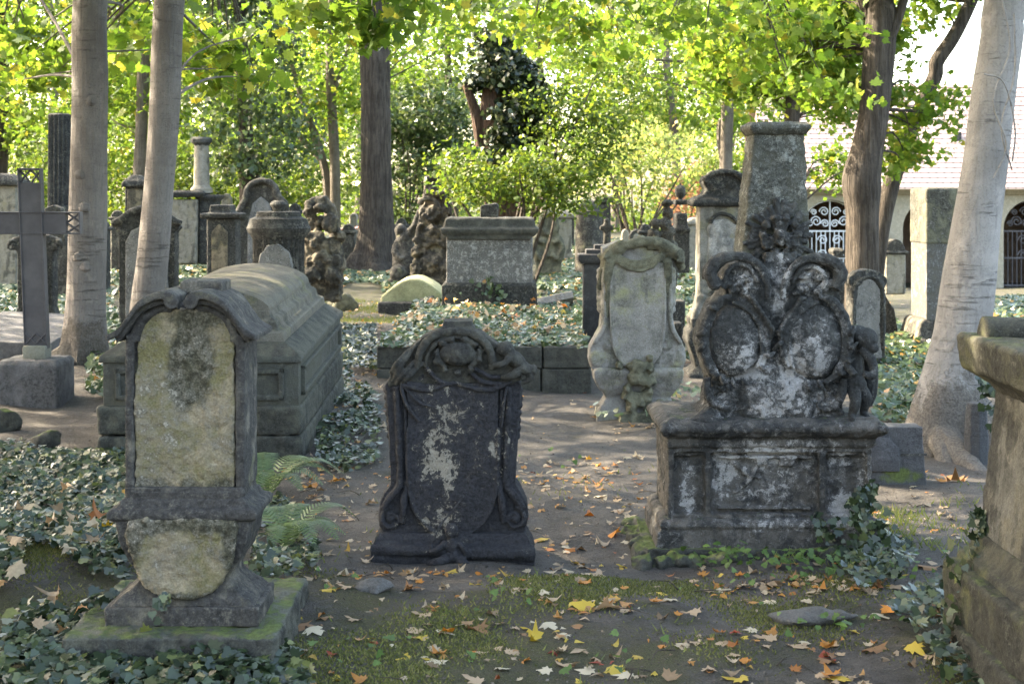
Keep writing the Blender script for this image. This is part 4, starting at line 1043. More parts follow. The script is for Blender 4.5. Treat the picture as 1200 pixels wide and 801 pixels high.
m = Mon('rock_sculpture', 'shattered rock-like carved monument of lumps and scrolls beside the fluted pedestal', 'monument', 377, by_at(377, 19), d=19)
bm = NB(); figs(m, bm); m.box(bm, 358, 398, 300, 352, 0, .4); m.part('carved_rock', bm, f_stat, vox=.016, disp=[(.10, .15), (.04, .05)])
o = empty('broken_block', W(404, 352, 20.5).xy.to_3d() + Vector((0, 0, .0)), 'low broken mossy block lying by the dark ridged trunk', 'stone block')
bm = NB(); b_rock(bm, (0, 0, .10), (.20, .25, .22)); b_rock(bm, (-.14, .1, .05), (.14, .2, .2)); finish('block', bm, f_moss, o, vox=.02, disp=[(.05, .1)])
for (cx, d, hw, top, lab) in ((414, 46, 5, 249, 'tiny pale gravestone far beyond the dark ridged trunk'), (363, 40, 6, 254, 'small brownish gravestone far behind the shattered rock monument')):
    stele(lab, cx, d, [(cx, top), (cx + hw, top + 3), (cx + hw, 275)], f_pale if cx > 400 else f_tan, name='small_gravestone')

# --- centre
m = Mon('statue_monument', 'eroded tan sandstone figure with hat-like urn and scrolled shield', 'statue', 508, by_at(508, 25.5), d=25.5)
bm = NB()
m.loft(bm, [(345, 486, 530, -.1, .5), (326, 488, 528, -.08, .45), (305, 486, 530, -.05, .4), (294, 484, 526, 0, .4), (282, 491, 524, .05, .4), (262, 489, 526, .05, .4), (245, 492, 524, .1, .4), (238, 497, 522, .12, .35), (232, 495, 521, .1, .35), (222, 496, 522, .1, .35), (214, 498, 520, .12, .33), (208, 496, 522, .1, .35), (206, 500, 518, .12, .3)])
for c, r_ in (((508, 250, .06), (9, 10, 7)), ((507, 272, .04), (14, 9, 8)), ((506, 310, .0), (14, 14, 10)), ((490, 318, -.02), (9, 14, 8)), ((522, 318, .0), (8, 16, 8)), ((488, 294, .0), (7, 7, 8)), ((524, 246, .2), (6, 9, 9))):
    m.blob(bm, c, r_, jit=.2, sub=3)
for pts, r_ in (([(491, 240), (498, 233), (510, 236), (515, 248), (506, 258), (495, 252)], 3.2), ([(486, 280), (496, 288), (510, 283), (526, 290)], 3.6), ([(484, 300), (487, 290), (496, 291), (498, 301)], 3), ([(524, 262), (518, 274), (524, 286)], 3.4), ([(494, 262), (490, 274), (500, 282)], 3), ([(496, 330), (504, 316), (516, 312), (526, 322)], 3), ([(500, 224), (510, 228), (520, 224)], 3)):
    m.tube(bm, [(x, y, -.01) for x, y in pts], r_)
m.part('carved_figure', bm, f_stat, vox=.017, disp=[(.09, .16), (.03, .05)])
m = Mon('statue', 'grey kneeling stone figure stretching one arm up to the shield', 'statue', 474, by_at(474, 26.5), d=26.5)
bm = NB()
m.tube(bm, [(476, 330, .1), (474, 310, .1), (473, 290, .1), (475, 276, .1), (478, 268, .1)], [16, 15, 12, 10, 5], 14, 4)
m.blob(bm, (469, 270, .1), (7, 8, 9), sub=3); m.tube(bm, [(478, 276, .05), (486, 264, .0), (492, 248, .0), (497, 240, .0)], [6, 4.6, 4, 3.4], 10, 4); m.tube(bm, [(466, 284, .05), (463, 296, -.05), (472, 304, -.1)], [5, 4, 3.4], 10, 4)
m.tube(bm, [(470, 322, .05), (466, 318, -.25), (464, 336, -.2)], [9, 8, 6], 10, 4)
m.part('figure', bm, f_mid, vox=.018, disp=[(.03, .08)], relax=2)
bm = NB(); m.box(bm, 458, 494, 326, 346, -.35, .5); m.part('plinth', bm, f_mid, vox=.02, disp=[(.03, .1)])
m = Mon('vaulted_grave', 'sunlit yellow-green mossy vaulted grave lid on a dark slab', 'grave slab', 487, by_at(487, 20.6), d=20.6)
bm = NB(); b_prism(bm, [(m.x(450 + 74*i/12), m.z(354 - 6 - 24 * math.sin(math.pi * (i + .6) / 13.2))) for i in range(13)][::-1] + [(m.x(450), m.z(354)), (m.x(524), m.z(354))], -.5, .5)
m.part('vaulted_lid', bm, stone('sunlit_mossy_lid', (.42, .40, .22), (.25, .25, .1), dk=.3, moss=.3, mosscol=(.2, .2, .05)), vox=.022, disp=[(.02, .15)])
bm = NB(); m.box(bm, 447, 524, 350, 368, -.62, .6); m.part('dark_slab', bm, f_dark, vox=.022, disp=[(.02, .1)])
# ivy bed with kerb
g0 = ground_hit(567, 455)
YB, ZB = g0.y, g0.z
kb = YB / F
bx0, bx1 = (441 - 600) * kb, (694 - 600) * kb
zt = H - (406 - HY) * kb
o = empty('grave_kerb', (0, YB, 0), 'dark stone kerb of two block courses round the raised ivy bed', 'kerb')
sK = stone('dark_green_kerb_stone', (.105, .10, .085), (.042, .041, .036), dk=.5, moss=.25, mossz=.25, bump=.5)
for r_, (z0, z1) in enumerate(((-.2, (zt - ZB) * .47 + ZB), ((zt - ZB) * .47 + ZB + .006, zt))):
    xs = [bx0, bx0 + .45, -.02, bx1 - .42, bx1] if r_ == 0 else [bx0, bx0 + .72, .25, bx1]
    for a, b in zip(xs, xs[1:]):
        bm = NB(); b_box(bm, a + .004, b - .004, 0, .2, z0, z1); finish('kerb_block', bm, sK, o, vox=.014, disp=[(.012, .1)])
    for xa in (bx0, bx1 - .2):
        bm = NB(); b_box(bm, xa, xa + .2, .205, 4.6, z0, z1 - .01); finish('side_kerb', bm, sK, o, vox=.03, disp=[(.012, .1)])
bm = NB(); b_box(bm, bx0 + .1, bx1 - .1, .1, 4.7, zt - .5, zt - .05)
finish('soil_fill', bm, M_EARTH, o)
# sarcophagus on the bed
db = 16.6
m = Mon('sarcophagus', 'box sarcophagus with white flaking sides under a dark projecting lid, on the ivy bed', 'tomb', 574, HY + (H - zt) * F / db, d=db, z=zt)
bm = NB(); m.loft(bm, [(372, 518, 629, -.05, .75), (334, 518, 629, -.05, .75), (331, 521, 626, -.02, .72)]); m.part('dark_base', bm, f_dark, vox=.016, disp=[(.016, .1)])
bm = NB(); m.box(bm, 523, 624, 276, 333, 0, .7); m.part('chest', bm, stone('white_flaking_side', (.14, .13, .122), (.05, .047, .045), dk=.5, pale=(.46, .44, .42), flake=.52, sc_=1.6, bump=.8), vox=.014, disp=[(.02, .08)])
bm = NB()
for i in range(26): m.box(bm, 524 + i * 3.85, 526.4 + i * 3.85, 276, 281, -.035, .05)
m.loft(bm, [(277, 521, 626, -.02, .72), (273, 517, 630, -.06, .76), (268, 516, 632, -.07, .77), (266, 520, 628, -.03, .73), (257, 522, 626, -.02, .72), (255, 524, 624, .0, .7)])
m.part('moulded_lid', bm, sK, vox=.014, disp=[(.010, .1)])
bm = NB(); m.prism(bm, [(562, 256), (562, 242), (568, 240), (582, 238), (584, 241), (583, 256)], .25, .5); m.part('broken_stump', bm, f_dark, vox=.014, disp=[(.015, .06)])
o = empty('kerb_stone', ground_hit(503, 371), 'small squared border stone beside the sarcophagus', 'stone block')
o.rotation_euler = (0, R(-14), 0); bm = NB(); b_box(bm, -.06, .10, -.1, .3, -.1, .24); finish('block', bm, f_mid, o, vox=.02, disp=[(.015, .08)])
o = empty('leaning_slab', ground_hit(650, 366), 'pale grey slab tipped over on the ivy behind the bed', 'stone slab')
o.rotation_euler = (R(-24), R(-12), R(6)); bm = NB(); b_box(bm, -.24, .26, -.4, .4, .02, .12); finish('slab', bm, f_white, o, vox=.02, disp=[(.02, .1)])
def cvh(m, bm):
    for sx in (-1, 1): m.tube(bm, [(643 + sx*5, 285, -.02), (643 + sx*12, 282, -.02), (643 + sx*16, 290, -.02), (643 + sx*10, 303, -.02), (643 + sx*2, 298, -.02)], 3)
    m.tube(bm, arc(643, 262, 9, 12, 0, 360, 12) and [(x, y, -.02) for x, y in arc(643, 262, 9, 12, 0, 360, 12)], 2.5)
stele('mossy bottle-shaped baroque stone with oval medallion right of the sarcophagus lid', 643, 29.5, [(643, 246), (653, 249), (656, 266), (655, 273), (660, 280), (663, 292), (660, 304), (658, 308), (659, 325)], f_moss, carve=cvh, name='baroque_gravestone')
pillar('pale narrow pillar with gabled cap under the leafy bush', 661, 36, [(312, 653, 670, 0, .3), (256, 653, 670, 0, .3), (256, 650, 673, -.05, .35), (252, 650, 673, -.05, .35), (246, 659, 664, .1, .2)], f_pale, capn=3)
m = Mon('domed_pillar', 'grey round pillar with half-dome top', 'grave pillar', 691, by_at(691, 30), d=30)
bm = NB(); b_lathe(bm, [(m.k * r_, m.z(y)) for r_, y in ((17, 325), (16.5, 300), (15.5, 252), (15.5, 251))], 0, .3, 32); m.part('shaft', bm, f_mid, disp=[(.02, .1)])
bm = NB(); b_lathe(bm, [(m.k * r_, m.z(y)) for r_, y in ((15.6, 252), (17, 250), (17, 247), (13, 246), (12.5, 242), (10, 238), (6, 235), (1, 234))], 0, .3, 32); m.part('dome', bm, f_mid, disp=[(.012, .1)])
pillar('tall square grey pillar with flat moulded cap beyond the dome-topped pillar', 708, 38, [(305, 700, 716, 0, .34), (238, 700, 716, 0, .34), (238, 697, 719, -.05, .4), (231, 697, 719, -.05, .4), (230, 702, 714, 0, .3)], f_mid, capn=3)
stele('small weathered stone cross beside the dome-topped pillar', 711, 27, [(711, 256), (714, 256), (714, 264), (719, 264), (719, 270), (714, 270), (715, 292), (719, 292), (719, 315)], f_mid, th=.12, name='stone_cross', cat='grave cross')
m = Mon('stepped_stele', 'polished dark granite stele with stepped flat top', 'gravestone', 702, by_at(702, 16.8), d=16.8)
bm = NB(); m.box(bm, 684, 722, 308, 404, 0, .3); m.part('shaft', bm, f_gran, bevel=.008)
bm = NB(); m.loft(bm, [(309, 681, 725, -.03, .33), (305, 678, 728, -.05, .35), (298, 678, 728, -.05, .35), (297.5, 687, 724, 0, .3), (292.5, 687, 724, 0, .3), (292, 697, 722, .05, .25), (287, 697, 722, .05, .25)]); m.part('stepped_top', bm, f_gran, bevel=.006)
stele('little arched dark stone framed by thin saplings', 746, 36, [(746, 268), (752, 271), (755, 278), (754, 300)], f_dark, panel=[(746, 273), (750, 276), (750, 292), (746, 292)], pmat=f_pale, name='small_gravestone')
m = Mon('urn_sculpture', 'crumbling carved urn monument with twisted lumps', 'monument', 777, by_at(777, 24), d=24)
bm = NB()
for x, y, rx, ry in ((783, 238, 7, 5), (784, 250, 6, 8), (780, 262, 8, 8), (770, 262, 6, 6), (784, 274, 9, 10), (768, 278, 9, 10), (774, 292, 12, 12), (788, 294, 10, 14), (770, 308, 13, 12), (786, 312, 13, 12)): m.blob(bm, (x, y, .15), (rx, ry, 9), jit=.2)
m.box(bm, 764, 794, 300, 335, 0, .35); m.part('carved_stone', bm, f_mid, vox=.018, disp=[(.05, .08)])
def ballx(m, v):
    bm = NB(); b_lathe(bm, [(m.k * r_, m.z(y)) for r_, y in ((3, 236), (2.5, 232), (5, 230), (6.5, 225), (6, 220), (3.5, 217.5), (1.2, 216.5), (.8, 214))], m.x(799), .25, 20); m.part('ball_finial', bm, f_dark)
pillar('dark ornate pillar topped with a stone ball finial', 799, 27, [(320, 790, 808, 0, .5), (272, 790, 808, 0, .5), (270, 788, 810, -.05, .55), (264, 792, 806, .0, .5), (250, 792, 806, 0, .5), (240, 790, 808, -.02, .5), (237, 791, 807, -.03, .52), (234, 791, 807, -.03, .52)], f_dark, capn=3, extra=ballx)
pillar('pale pillar stone with pedimented top next to the ball-topped pillar', 816, 32, [(318, 806, 827, 0, .4), (264, 806, 827, 0, .4), (264, 803, 830, -.05, .45), (260, 803, 830, -.05, .45), (255, 812, 820, .0, .4)], f_pale, capn=3)

# --- right of centre
d_i = 13.6
m = Mon('headstone', 'tall baroque monument with domed hood and cracked pale panel on a dark vase foot', 'monument', 846, by_at(846, d_i), d=d_i)
bm = NB(); m.prism(bm, mirror([(846, 236), (876, 236), (877, 345), (880, 360), (886, 372), (886, 384)], 848), 0, .3)
m.tube(bm, [(x, y, -.01) for x, y in ((825, 345), (818, 360), (812, 378))], [4, 5, 4]); m.scroll(bm, 822, 352, -.02, 8, 1.2, R(90), 1, .3)
m.part('body', bm, stone('pale_grey_monument_stone', (.27, .25, .22), (.07, .066, .056), dk=.44, streak=.5, stain=(.19, .175, .11), moss=.15, bump=.6), vox=.013, disp=[(.012, .06)])
bm = NB(); m.prism(bm, [(829, 266), (838, 258), (852, 257), (868, 266), (868, 340), (829, 340)][::-1], -.01, .05); m.part('cracked_panel', bm, stone('cracked_panel_stone', (.42, .39, .36), (.12, .115, .11), dk=.46, sc_=.8, bump=.9), vox=.012, disp=[(.05, .12)])
for pts in ([(832, 262), (836, 254), (846, 250), (858, 254), (864, 262)], [(830, 345), (846, 338), (862, 345)], [(836, 300), (850, 318), (842, 338)]):
    bm = NB(); m.tube(bm, [(x, y, -.02) for x, y in pts], 2.6); m.part('carved_ornament', bm, f_dark, vox=.012, disp=[(.012, .04)])
bm = NB(); m.prism(bm, mirror([(848, 203), (860, 203), (870, 207), (872, 214), (868, 222), (872, 228), (882, 232), (882, 240)], 848), -.02, .32)
m.tube(bm, [(824, 213, -.04), (832, 204, -.05), (848, 201, -.05), (864, 204, -.05), (873, 213, -.04)], 3.6); m.loft(bm, [(242, 812, 884, -.05, .35), (238, 810, 886, -.07, .37), (234, 811, 885, -.06, .36), (230, 820, 876, -.02, .32)])
m.scroll(bm, 838, 219, -.03, 6, 1.2, 0, 1, .3); m.scroll(bm, 858, 219, -.03, 6, 1.2, R(180), -1, .3)
m.part('domed_hood', bm, f_dark, vox=.013, disp=[(.012, .06)])
bm = NB(); m.loft(bm, [(470, 806, 890, -.1, .4), (438, 806, 890, -.1, .4), (430, 815, 880, -.02, .32), (418, 812, 884, -.04, .34), (400, 805, 890, -.08, .38), (388, 806, 890, -.08, .38), (384, 810, 886, -.04, .34), (372, 809, 887, -.05, .35)])
m.part('vase_foot', bm, f_dark, vox=.014, disp=[(.012, .08)])
for i, (x0, x1, y0, dd) in enumerate(((786, 803, 352, 15.5), (790, 800, 378, 14.4))):
    o = empty('kerb_stone', W((x0 + x1) / 2, HY, dd).xy.to_3d(), ('upright border block in the ivy behind the vase foot', 'low sunken kerb block beside the vase foot')[i], 'stone block')
    kk = dd / F; bm = NB(); b_box(bm, -(x1 - x0) / 2 * kk, (x1 - x0) / 2 * kk, 0, .3, -.1, H - (y0 - HY) * kk); finish('block', bm, f_dark, o, vox=.016, disp=[(.015, .08)])
def arcx(m, bm): m.tube(bm, [(x, y, -.01) for x, y in [(1000, 410), (1000, 345)] + arc(1018, 343, 17, 19, 170, 10, 8) + [(1035, 345), (1035, 410)]], 2.4)
stele('pale arched headstone in a grey frame behind the cherub', 1017, 14.2, [(1017, 315), (1030, 318), (1039, 325), (1040, 332), (1037, 336), (1037, 440)], f_dark, th=.2, panel=[(1017, 325), (1026, 329), (1033, 340), (1034, 420), (1017, 420)], pmat=f_white, carve=arcx, capmat=f_mid, pz=.006)
o = empty('tilted_stone', ground_hit(1046, 408), 'dark broken stone tilting behind the pale arched headstone', 'stone block'); o.rotation_euler = (0, R(-9), 0)
bm = NB(); b_prism(bm, [(-.10, -.1), (.1, -.1), (.08, .42), (.0, .60), (-.08, .58)], 0, .22); finish('block', bm, f_dark, o, vox=.015, disp=[(.04, .1)])
dK = 15.6
m = Mon('square_pillar', 'tall square pillar with dark mossy head and white lichened front face by the pale beech', 'grave pillar', 1110, by_at(1110, dK), d=dK)
bm = NB(); m.loft(bm, [(378, 1086, 1142, .0, .62), (284, 1086, 1142, 0, .62)]); m.part('shaft', bm, stone('white_lichen_front', (.13, .12, .10), (.06, .056, .048), dk=.48, pale=(.30, .295, .295), flake=.56, sc_=1.4, bump=.8), vox=.016, disp=[(.014, .08)])
bm = NB(); m.loft(bm, [(286, 1085, 1143, -.012, .63), (222, 1085, 1143, -.012, .63), (220, 1087, 1141, 0, .62)]); m.part('dark_head', bm, stone('mossy_dark_head', (.16, .155, .11), (.05, .048, .04), dk=.5, pale=(.5, .48, .44), flake=.72, moss=.45, mossz=.1, bump=.8), vox=.016, disp=[(.014, .08)])
bm = NB(); m.loft(bm, [(430, 1066, 1150, -.12, .74), (400, 1066, 1150, -.12, .74), (396, 1074, 1146, -.06, .68), (378, 1078, 1144, -.02, .64), (374, 1082, 1143, 0, .62)]); m.part('stepped_base', bm, f_mid, vox=.016, disp=[(.014, .08)])
def lx(m, v):
    bm = NB(); m.prism(bm, [(1036, 296)] + [(1050 + 11*math.cos(R(a)), 293 - 13*math.sin(R(a))) for a in range(180, -1, -20)] + [(1064, 296)], 0, .3); m.part('round_head', bm, f_mid, vox=.02, disp=[(.012, .08)])
pillar('little half-round topped pillar stone in front of the brick arcade', 1050, 24, [(345, 1038, 1062, 0, .3), (298, 1038, 1062, 0, .3), (298, 1034, 1065, -.03, .33), (294, 1034, 1065, -.03, .33)], f_pale, capn=2, capmat=f_mid, extra=lx)
pillar('small urn-topped stone peeping over the obelisk monument shoulder', 982, 20, [(360, 974, 992, 0, .3), (310, 974, 992, 0, .3), (308, 970, 996, -.05, .35), (302, 970, 996, -.05, .35), (300, 978, 988, 0, .3), (294, 975, 991, 0, .3), (291, 978, 988, .05, .25)], f_dark, capn=4)
m = Mon('panelled_slab', 'low dark slab stone with raised hexagon panel and mossy foot', 'stone block', 1054, 567)
bm = NB(); m.prism(bm, [(1018, 572), (1018, 500), (1081, 500), (1086, 566), (1086, 572)], 0, .16); m.part('slab', bm, stone('dark_blue_grey_stone', (.10, .098, .10), (.06, .058, .06), dk=.5, moss=.1, mspots=[((0, 0, .05), (.25, .4, .10), .9)]), vox=.01, disp=[(.010, .06)])
bm = NB(); m.prism(bm, [(1018, 552), (1018, 512), (1040, 512), (1053, 524), (1054, 552)], -.018, .05); m.part('hexagon_panel', bm, stone('dark_panel_stone', (.085, .083, .086), (.052, .05, .053), dk=.5), bevel=.008)
bm = NB(); m.box(bm, 1056, 1086, 531, 533.5, -.004, .01); m.part('joint', bm, f_dark)
m = Mon('octagonal_post', 'dark chamfered stone post half hidden beside the beech roots', 'stone post', 1150, 546)
bm = NB(); b_lathe(bm, [(r_ * m.k, m.z(y)) for r_, y in ((14, 552), (15, 512), (14.2, 511), (14.2, 509), (13, 484), (11, 474))], 0, .1, 8); m.part('post', bm, stone('blue_black_stone', (.075, .075, .08), (.05, .05, .053), dk=.5), smooth=False, bevel=.008)
for px, py, r_, lab in ((438, 690, (.10, .07, .03), 'flat grey stone half sunk in the moss before the dark headstone'), (955, 728, (.20, .10, .035), 'long flat stone sunk in the earth near the pale tomb pillar'), (55, 525, (.12, .06, .09), 'dark jagged rock at the top of the ivy mound'), (2, 505, (.16, .1, .12), 'large dark rock cut by the frame edge above the ivy mound')):
    o = empty('rock', ground_hit(px, py), lab, 'rock'); bm = NB(); b_rock(bm, (0, 0, r_[2] * .4), r_, 18); finish('stone', bm, sCm if py < 600 else stone('grey_flat_rock', (.13, .12, .11), (.07, .065, .06), dk=.5), o, vox=.010, disp=[(.02, .05)])
o = empty('ledger_slab', ground_hit(20, 418), 'flat grey inscribed-looking slab lying under the iron cross', 'grave slab'); o.rotation_euler = (R(4), R(3), R(3))
bm = NB(); b_box(bm, -.6, .30, -.05, 1.7, -.05, .14); finish('slab', bm, sP, o, vox=.02, disp=[(.012, .1)])
for cx, d, hw, top, mt, lab in ((733, 40, 5, 268, f_pale, 'slim pale far stone between the tall grey pillar and the saplings'), (757, 33, 7, 262, f_dark, 'dark rounded far stone just before the urn monument'), (829, 36, 5, 262, f_mid, 'narrow grey far stone touching the domed monument'), (668, 44, 5, 250, f_dark, 'narrow dark far stone between the gabled and dome-topped pillars'),
                            (345, 31, 7, 238, f_dark, 'dark narrow stone peeping out behind the fluted pedestal lid'), (265, 34, 6, 226, f_pale, 'thin pale far stone above the gothic-panelled pillar'), (118, 25, 8, 258, f_dark, 'low dark stone right of the straight maple trunk'), (136, 31, 7, 246, f_mid, 'brownish rounded stone left of the leaning trunk'), (408, 33, 8, 262, f_mid, 'squat brown stone beside the massive ridged trunk'), (470, 36, 7, 255, f_dark, 'dark stone hidden behind the kneeling figure')):
    stele(lab, cx, d, [(cx, top), (cx + hw * .6, top + 2), (cx + hw, top + 7), (cx + hw, 275)], mt, name='small_gravestone', cap=[(top + 12, hw + 2, -.05, .28), (top + 8, hw + 2, -.05, .28)] if hw > 6 else None)
# barrier tape in the distance
bm = NB(); a, b = W(398, 268, 38), W(432, 262, 38)
b_tube(bm, [a, (a + b) / 2 - Vector((0, 0, .06)), b], [.03, .03, .03], 6, 4)
T = NT('barrier_tape_plastic'); v = T.coord(); wv = T.n('TexWave'); T.put(wv.inputs['Vector'], T.mapping(v, scale=(2.2, 0, 0))); T.put(T.b.inputs['Base Color'], T.mix(T.ramp(wv.outputs['Fac'], .45, .55), (.75, .72, .7), (.6, .05, .04)))
setp(finish('barrier_tape', bm, T.m), 'red and white barrier tape strung behind the dark trunk', 'barrier tape')
# ------------------------------------------------------------------ cemetery arcade with tiled roof
dA = 47.0
kA = dA / F
zA = float(terrain((1080 - 600) * kA, dA))
ax = lambda px: (px - 600) * kA
az = lambda py: H - (py - HY) * kA
arcade = empty('arcade_building', (0, dA, 0), 'low cream arcade building with arched bays and a long pink tiled roof', 'building')
sW = stone('cream_plaster_wall', (.38, .33, .245), (.16, .13, .09), dk=.34, streak=.6, stain=(.30, .25, .17), bump=.2)
sWi = stone('back_wall_brick', (.20, .135, .095), (.10, .07, .055), dk=.45, stain=(.24, .18, .12), bump=.4, sc_=.6)
T = NT('terracotta_roof_tiles'); v = T.coord()
br = T.n('TexBrick'); T.put(br.inputs['Vector'], T.mapping(v, scale=(1, 1, 1))); T.put(br.inputs['Scale'], 1.0); br.inputs['Brick Width'].default_value = .24; br.inputs['Row Height'].default_value = .30
T.put(br.inputs['Color1'], (.40, .265, .22)); T.put(br.inputs['Color2'], (.45, .31, .26)); T.put(br.inputs['Mortar'], (.24, .15, .12)); br.inputs['Mortar Size'].default_value = .03
T.put(T.b.inputs['Base Color'], T.mix(T.math('MULTIPLY', T.noise(v, 1.2, 6, .65), .5), br.outputs['Color'], (.48, .38, .34))); T.b.inputs['Roughness'].default_value = .7
M_TILE = T.m
BAY = 118.0
bays = [974 + BAY * i for i in range(0, 6)]
zs, zc = az(268), az(228)
Lx, Rx = ax(bays[0] - BAY / 2), ax(bays[-1] + BAY / 2)
ro, depth = 34 * kA, 3.2
# front wall: piers and arches as one wall with openings
bm = NB()
z0 = zA - .4
for i, b in enumerate(bays):
    c = ax(b); hl = BAY * kA / 2
    up_ = [(c - ro * math.cos(math.pi * t / 14), zs + ro * math.sin(math.pi * t / 14)) for t in range(15)]
    for (xa, xb) in ((c - hl, c - ro), (c + ro, c + hl)):
        b_box(bm, xa, xb, 0, .45, z0, zs)
        b_box(bm, xa, xb, 0, .45, zs, zc)
    for (p, q) in zip(up_, up_[1:]): b_prism(bm, [p, q, (q[0], zc), (p[0], zc)], 0, .45)
finish('front_wall', bm, sW, arcade)
for i in range(len(bays) + 1):
    c = ax(bays[0] - BAY / 2 + i * BAY)
    bm = NB(); b_lathe(bm, [(.19, z0), (.19, zA + .25), (.15, zA + .3), (.13, zs - .35), (.15, zs - .3), (.20, zs - .16), (.21, zs - .06)], c, -.14, 14); finish('column', bm, sW, arcade)
    bm = NB(); b_loft(bm, [(zc - .55, c - .12, c + .12, -.10, .1), (zc - .12, c - .2, c + .2, -.22, .1)]); finish('corbel', bm, sW, arcade, bevel=.02)
bm = NB(); b_loft(bm, [(zc, Lx, Rx, -.12, .5), (zc + .08, Lx, Rx, -.22, .5), (zc + .16, Lx, Rx, -.30, .5)]); finish('eaves_cornice', bm, sW, arcade)
bm = NB(); b_box(bm, Lx, Rx, depth, depth + .3, z0, zc + .16); finish('back_wall', bm, sWi, arcade)
for i in range(len(bays) + 1):
    c = ax(bays[0] - BAY / 2 + i * BAY); bm = NB(); b_box(bm, c - .1, c + .1, .46, depth - .01, z0, zc - .02); finish('partition', bm, sWi, arcade)
# roof: courses of tiles stepping up the slope
bm = NB(); n = 22; rise, run = 3.4, 3.4
for i in range(n):
    y0, y1 = -.55 + run * i / n, -.55 + run * (i + 1) / n
    q0, q1 = zc + .17 + rise * i / n, zc + .17 + rise * (i + 1) / n
    vs_ = [bm.verts.new(p) for p in ((Lx - .4, y0, q0 + .06), (Rx + 3, y0, q0 + .06), (Rx + 3, y1, q1 + .02), (Lx - .4, y1, q1 + .02), (Lx - .4, y0, q0), (Rx + 3, y0, q0))]
    bm.faces.new(vs_[:4]); bm.faces.new((vs_[4], vs_[5], vs_[1], vs_[0]))
yb, qb = -.55 + run, zc + .17 + rise + .02
v4 = [bm.verts.new(p) for p in ((Lx - .4, yb, qb), (Rx + 3, yb, qb), (Rx + 3, yb + run, qb - rise), (Lx - .4, yb + run, qb - rise))]; bm.faces.new(v4)
v3 = [bm.verts.new(p) for p in ((Lx - .2, -.5, zc + .17), (Lx - .2, yb, qb - .05), (Lx - .2, yb + run, zc + .17))]; bm.faces.new(v3)
finish('roof', bm, M_TILE, arcade, smooth=False)
c = ax(1133); bm = NB(); b_box(bm, c - .10, c + .10, .9, 1.4, zc + 1.5, zc + 1.95); finish('roof_vent', bm, f_dark, arcade)
# ironwork in two bays
T = NT('pale_painted_iron'); T.put(T.b.inputs['Base Color'], (.55, .55, .56)); M_PALEIRON = T.m
for b, mat_, lab, pale in ((bays[0], M_PALEIRON, 'ornate white painted iron grille filling an arch of the arcade', True), (bays[2], M_IRON, 'dark wrought iron gate with scrolled head in the last arch of the arcade', False)):
    c = ax(b); o = empty('iron_gate', (c, dA + .2, zA), lab, 'gate')
    zz = zs - zA
    bm = NB()
    for i in range(-6, 7):
        x = i * ro / 6.4; b_tube(bm, [(x, 0, .02), (x, 0, zz - .05)], [.018, .018], 5, 1)
    for z in (.06, .9, zz - .1): b_box(bm, -ro, ro, -.025, .025, z, z + .05)
    finish('bar_panel', bm, mat_, o)
    bm = NB()
    for sx in (-1, 1):
        for (cx, cz, r_) in ((.42, .22, .17), (.18, .52, .15), (.50, .50, .10), (.15, .15, .13), (.62, .15, .10), (.22, -.35, .16), (.22, -.8, .16)):
            pts = [(sx * (cx + r_ * (1 - t / 20) * math.cos(t * .62)), 0, zz + cz + r_ * (1 - t / 20) * math.sin(t * .62)) for t in range(17)]
            b_tube(bm, pts, [.022] * 17, 5, 1)
    b_tube(bm, [(0, 0, zz - .1), (0, 0, zz + ro - .03)], [.025, .025], 5, 1)
    b_tube(bm, [(ro * .97 * math.cos(math.pi * t / 16), 0, zz + ro * .97 * math.sin(math.pi * t / 16)) for t in range(17)], [.025] * 17, 5, 1)
    finish('scrolled_head', bm, mat_, o)
# ------------------------------------------------------------------ trees
LB, LM, LD, LY, LP = G['leaf_bright'], G['leaf_mid'], G['leaf_dark'], G['leaf_yellow'], G['leaf_pink']
# foreground and middle trunks, measured
tree('maple_tree', 'straight grey-brown maple trunk rising behind the iron cross', (98, 440), 13.6,
     [(98, 452, 62), (99, 425, 50), (100, 380, 46), (102, 300, 44), (104, 200, 43), (106, 100, 41), (106, 0, 40)], G['maple'],
     crown=[(60, -400, -1.0, 2.6, 1.6, 2.6, 170), (150, -480, 1.5, 2.4, 1.8, 2.4, 130), (30, 60, 2.5, .9, .40, .7, 12), (140, 35, 2.0, .6, .25, .6, 5)], leaf=.125, tmpl=T_MAPLE, ups=[(.1, 1.6, .27), (.3, 3.2, .2), (.4, 4.6, .1)], twigs=7, rough=.035, extra=lambda bm, q, k: [b_blob(bm, q(a, b, c), (.05, .03, .05), 2, None, .15) for a, b, c in ((104, 243, -.15), (98, 300, -.155), (106, 312, -.16), (100, 205, -.145), (110, 120, -.14))], limbs=[[(104, 92, 0, 4), (60, 88, .8, 3), (14, 96, 1.6, 1.4)], [(106, 60, 0, 4), (140, 60, .2, 2.4), (190, 58, .6, 1.2)]], seg=28)
tree('maple_tree', 'slim grey trunk leaning outward behind the scroll-topped headstone', (172, 420), 12.6,
     [(166, 440, 56), (170, 410, 46), (174, 345, 37), (180, 300, 36), (188, 200, 35), (193, 120, 35), (198, 0, 36)], G['maple'],
     crown=[(260, -420, 0, 2.4, 1.5, 2.4, 150), (330, -360, -1.4, 1.7, .9, 1.6, 70), (250, 75, 1.6, .5, .30, .5, 7)], leaf=.12, tmpl=T_MAPLE, ups=[(.2, 1.6, .25), (.5, 3.2, .17), (.7, 4.4, .1)], twigs=7, limbs=[[(192, 118, 0, 4), (230, 62, .5, 2.4), (300, 40, 1.0, 1.2)]], seg=28)
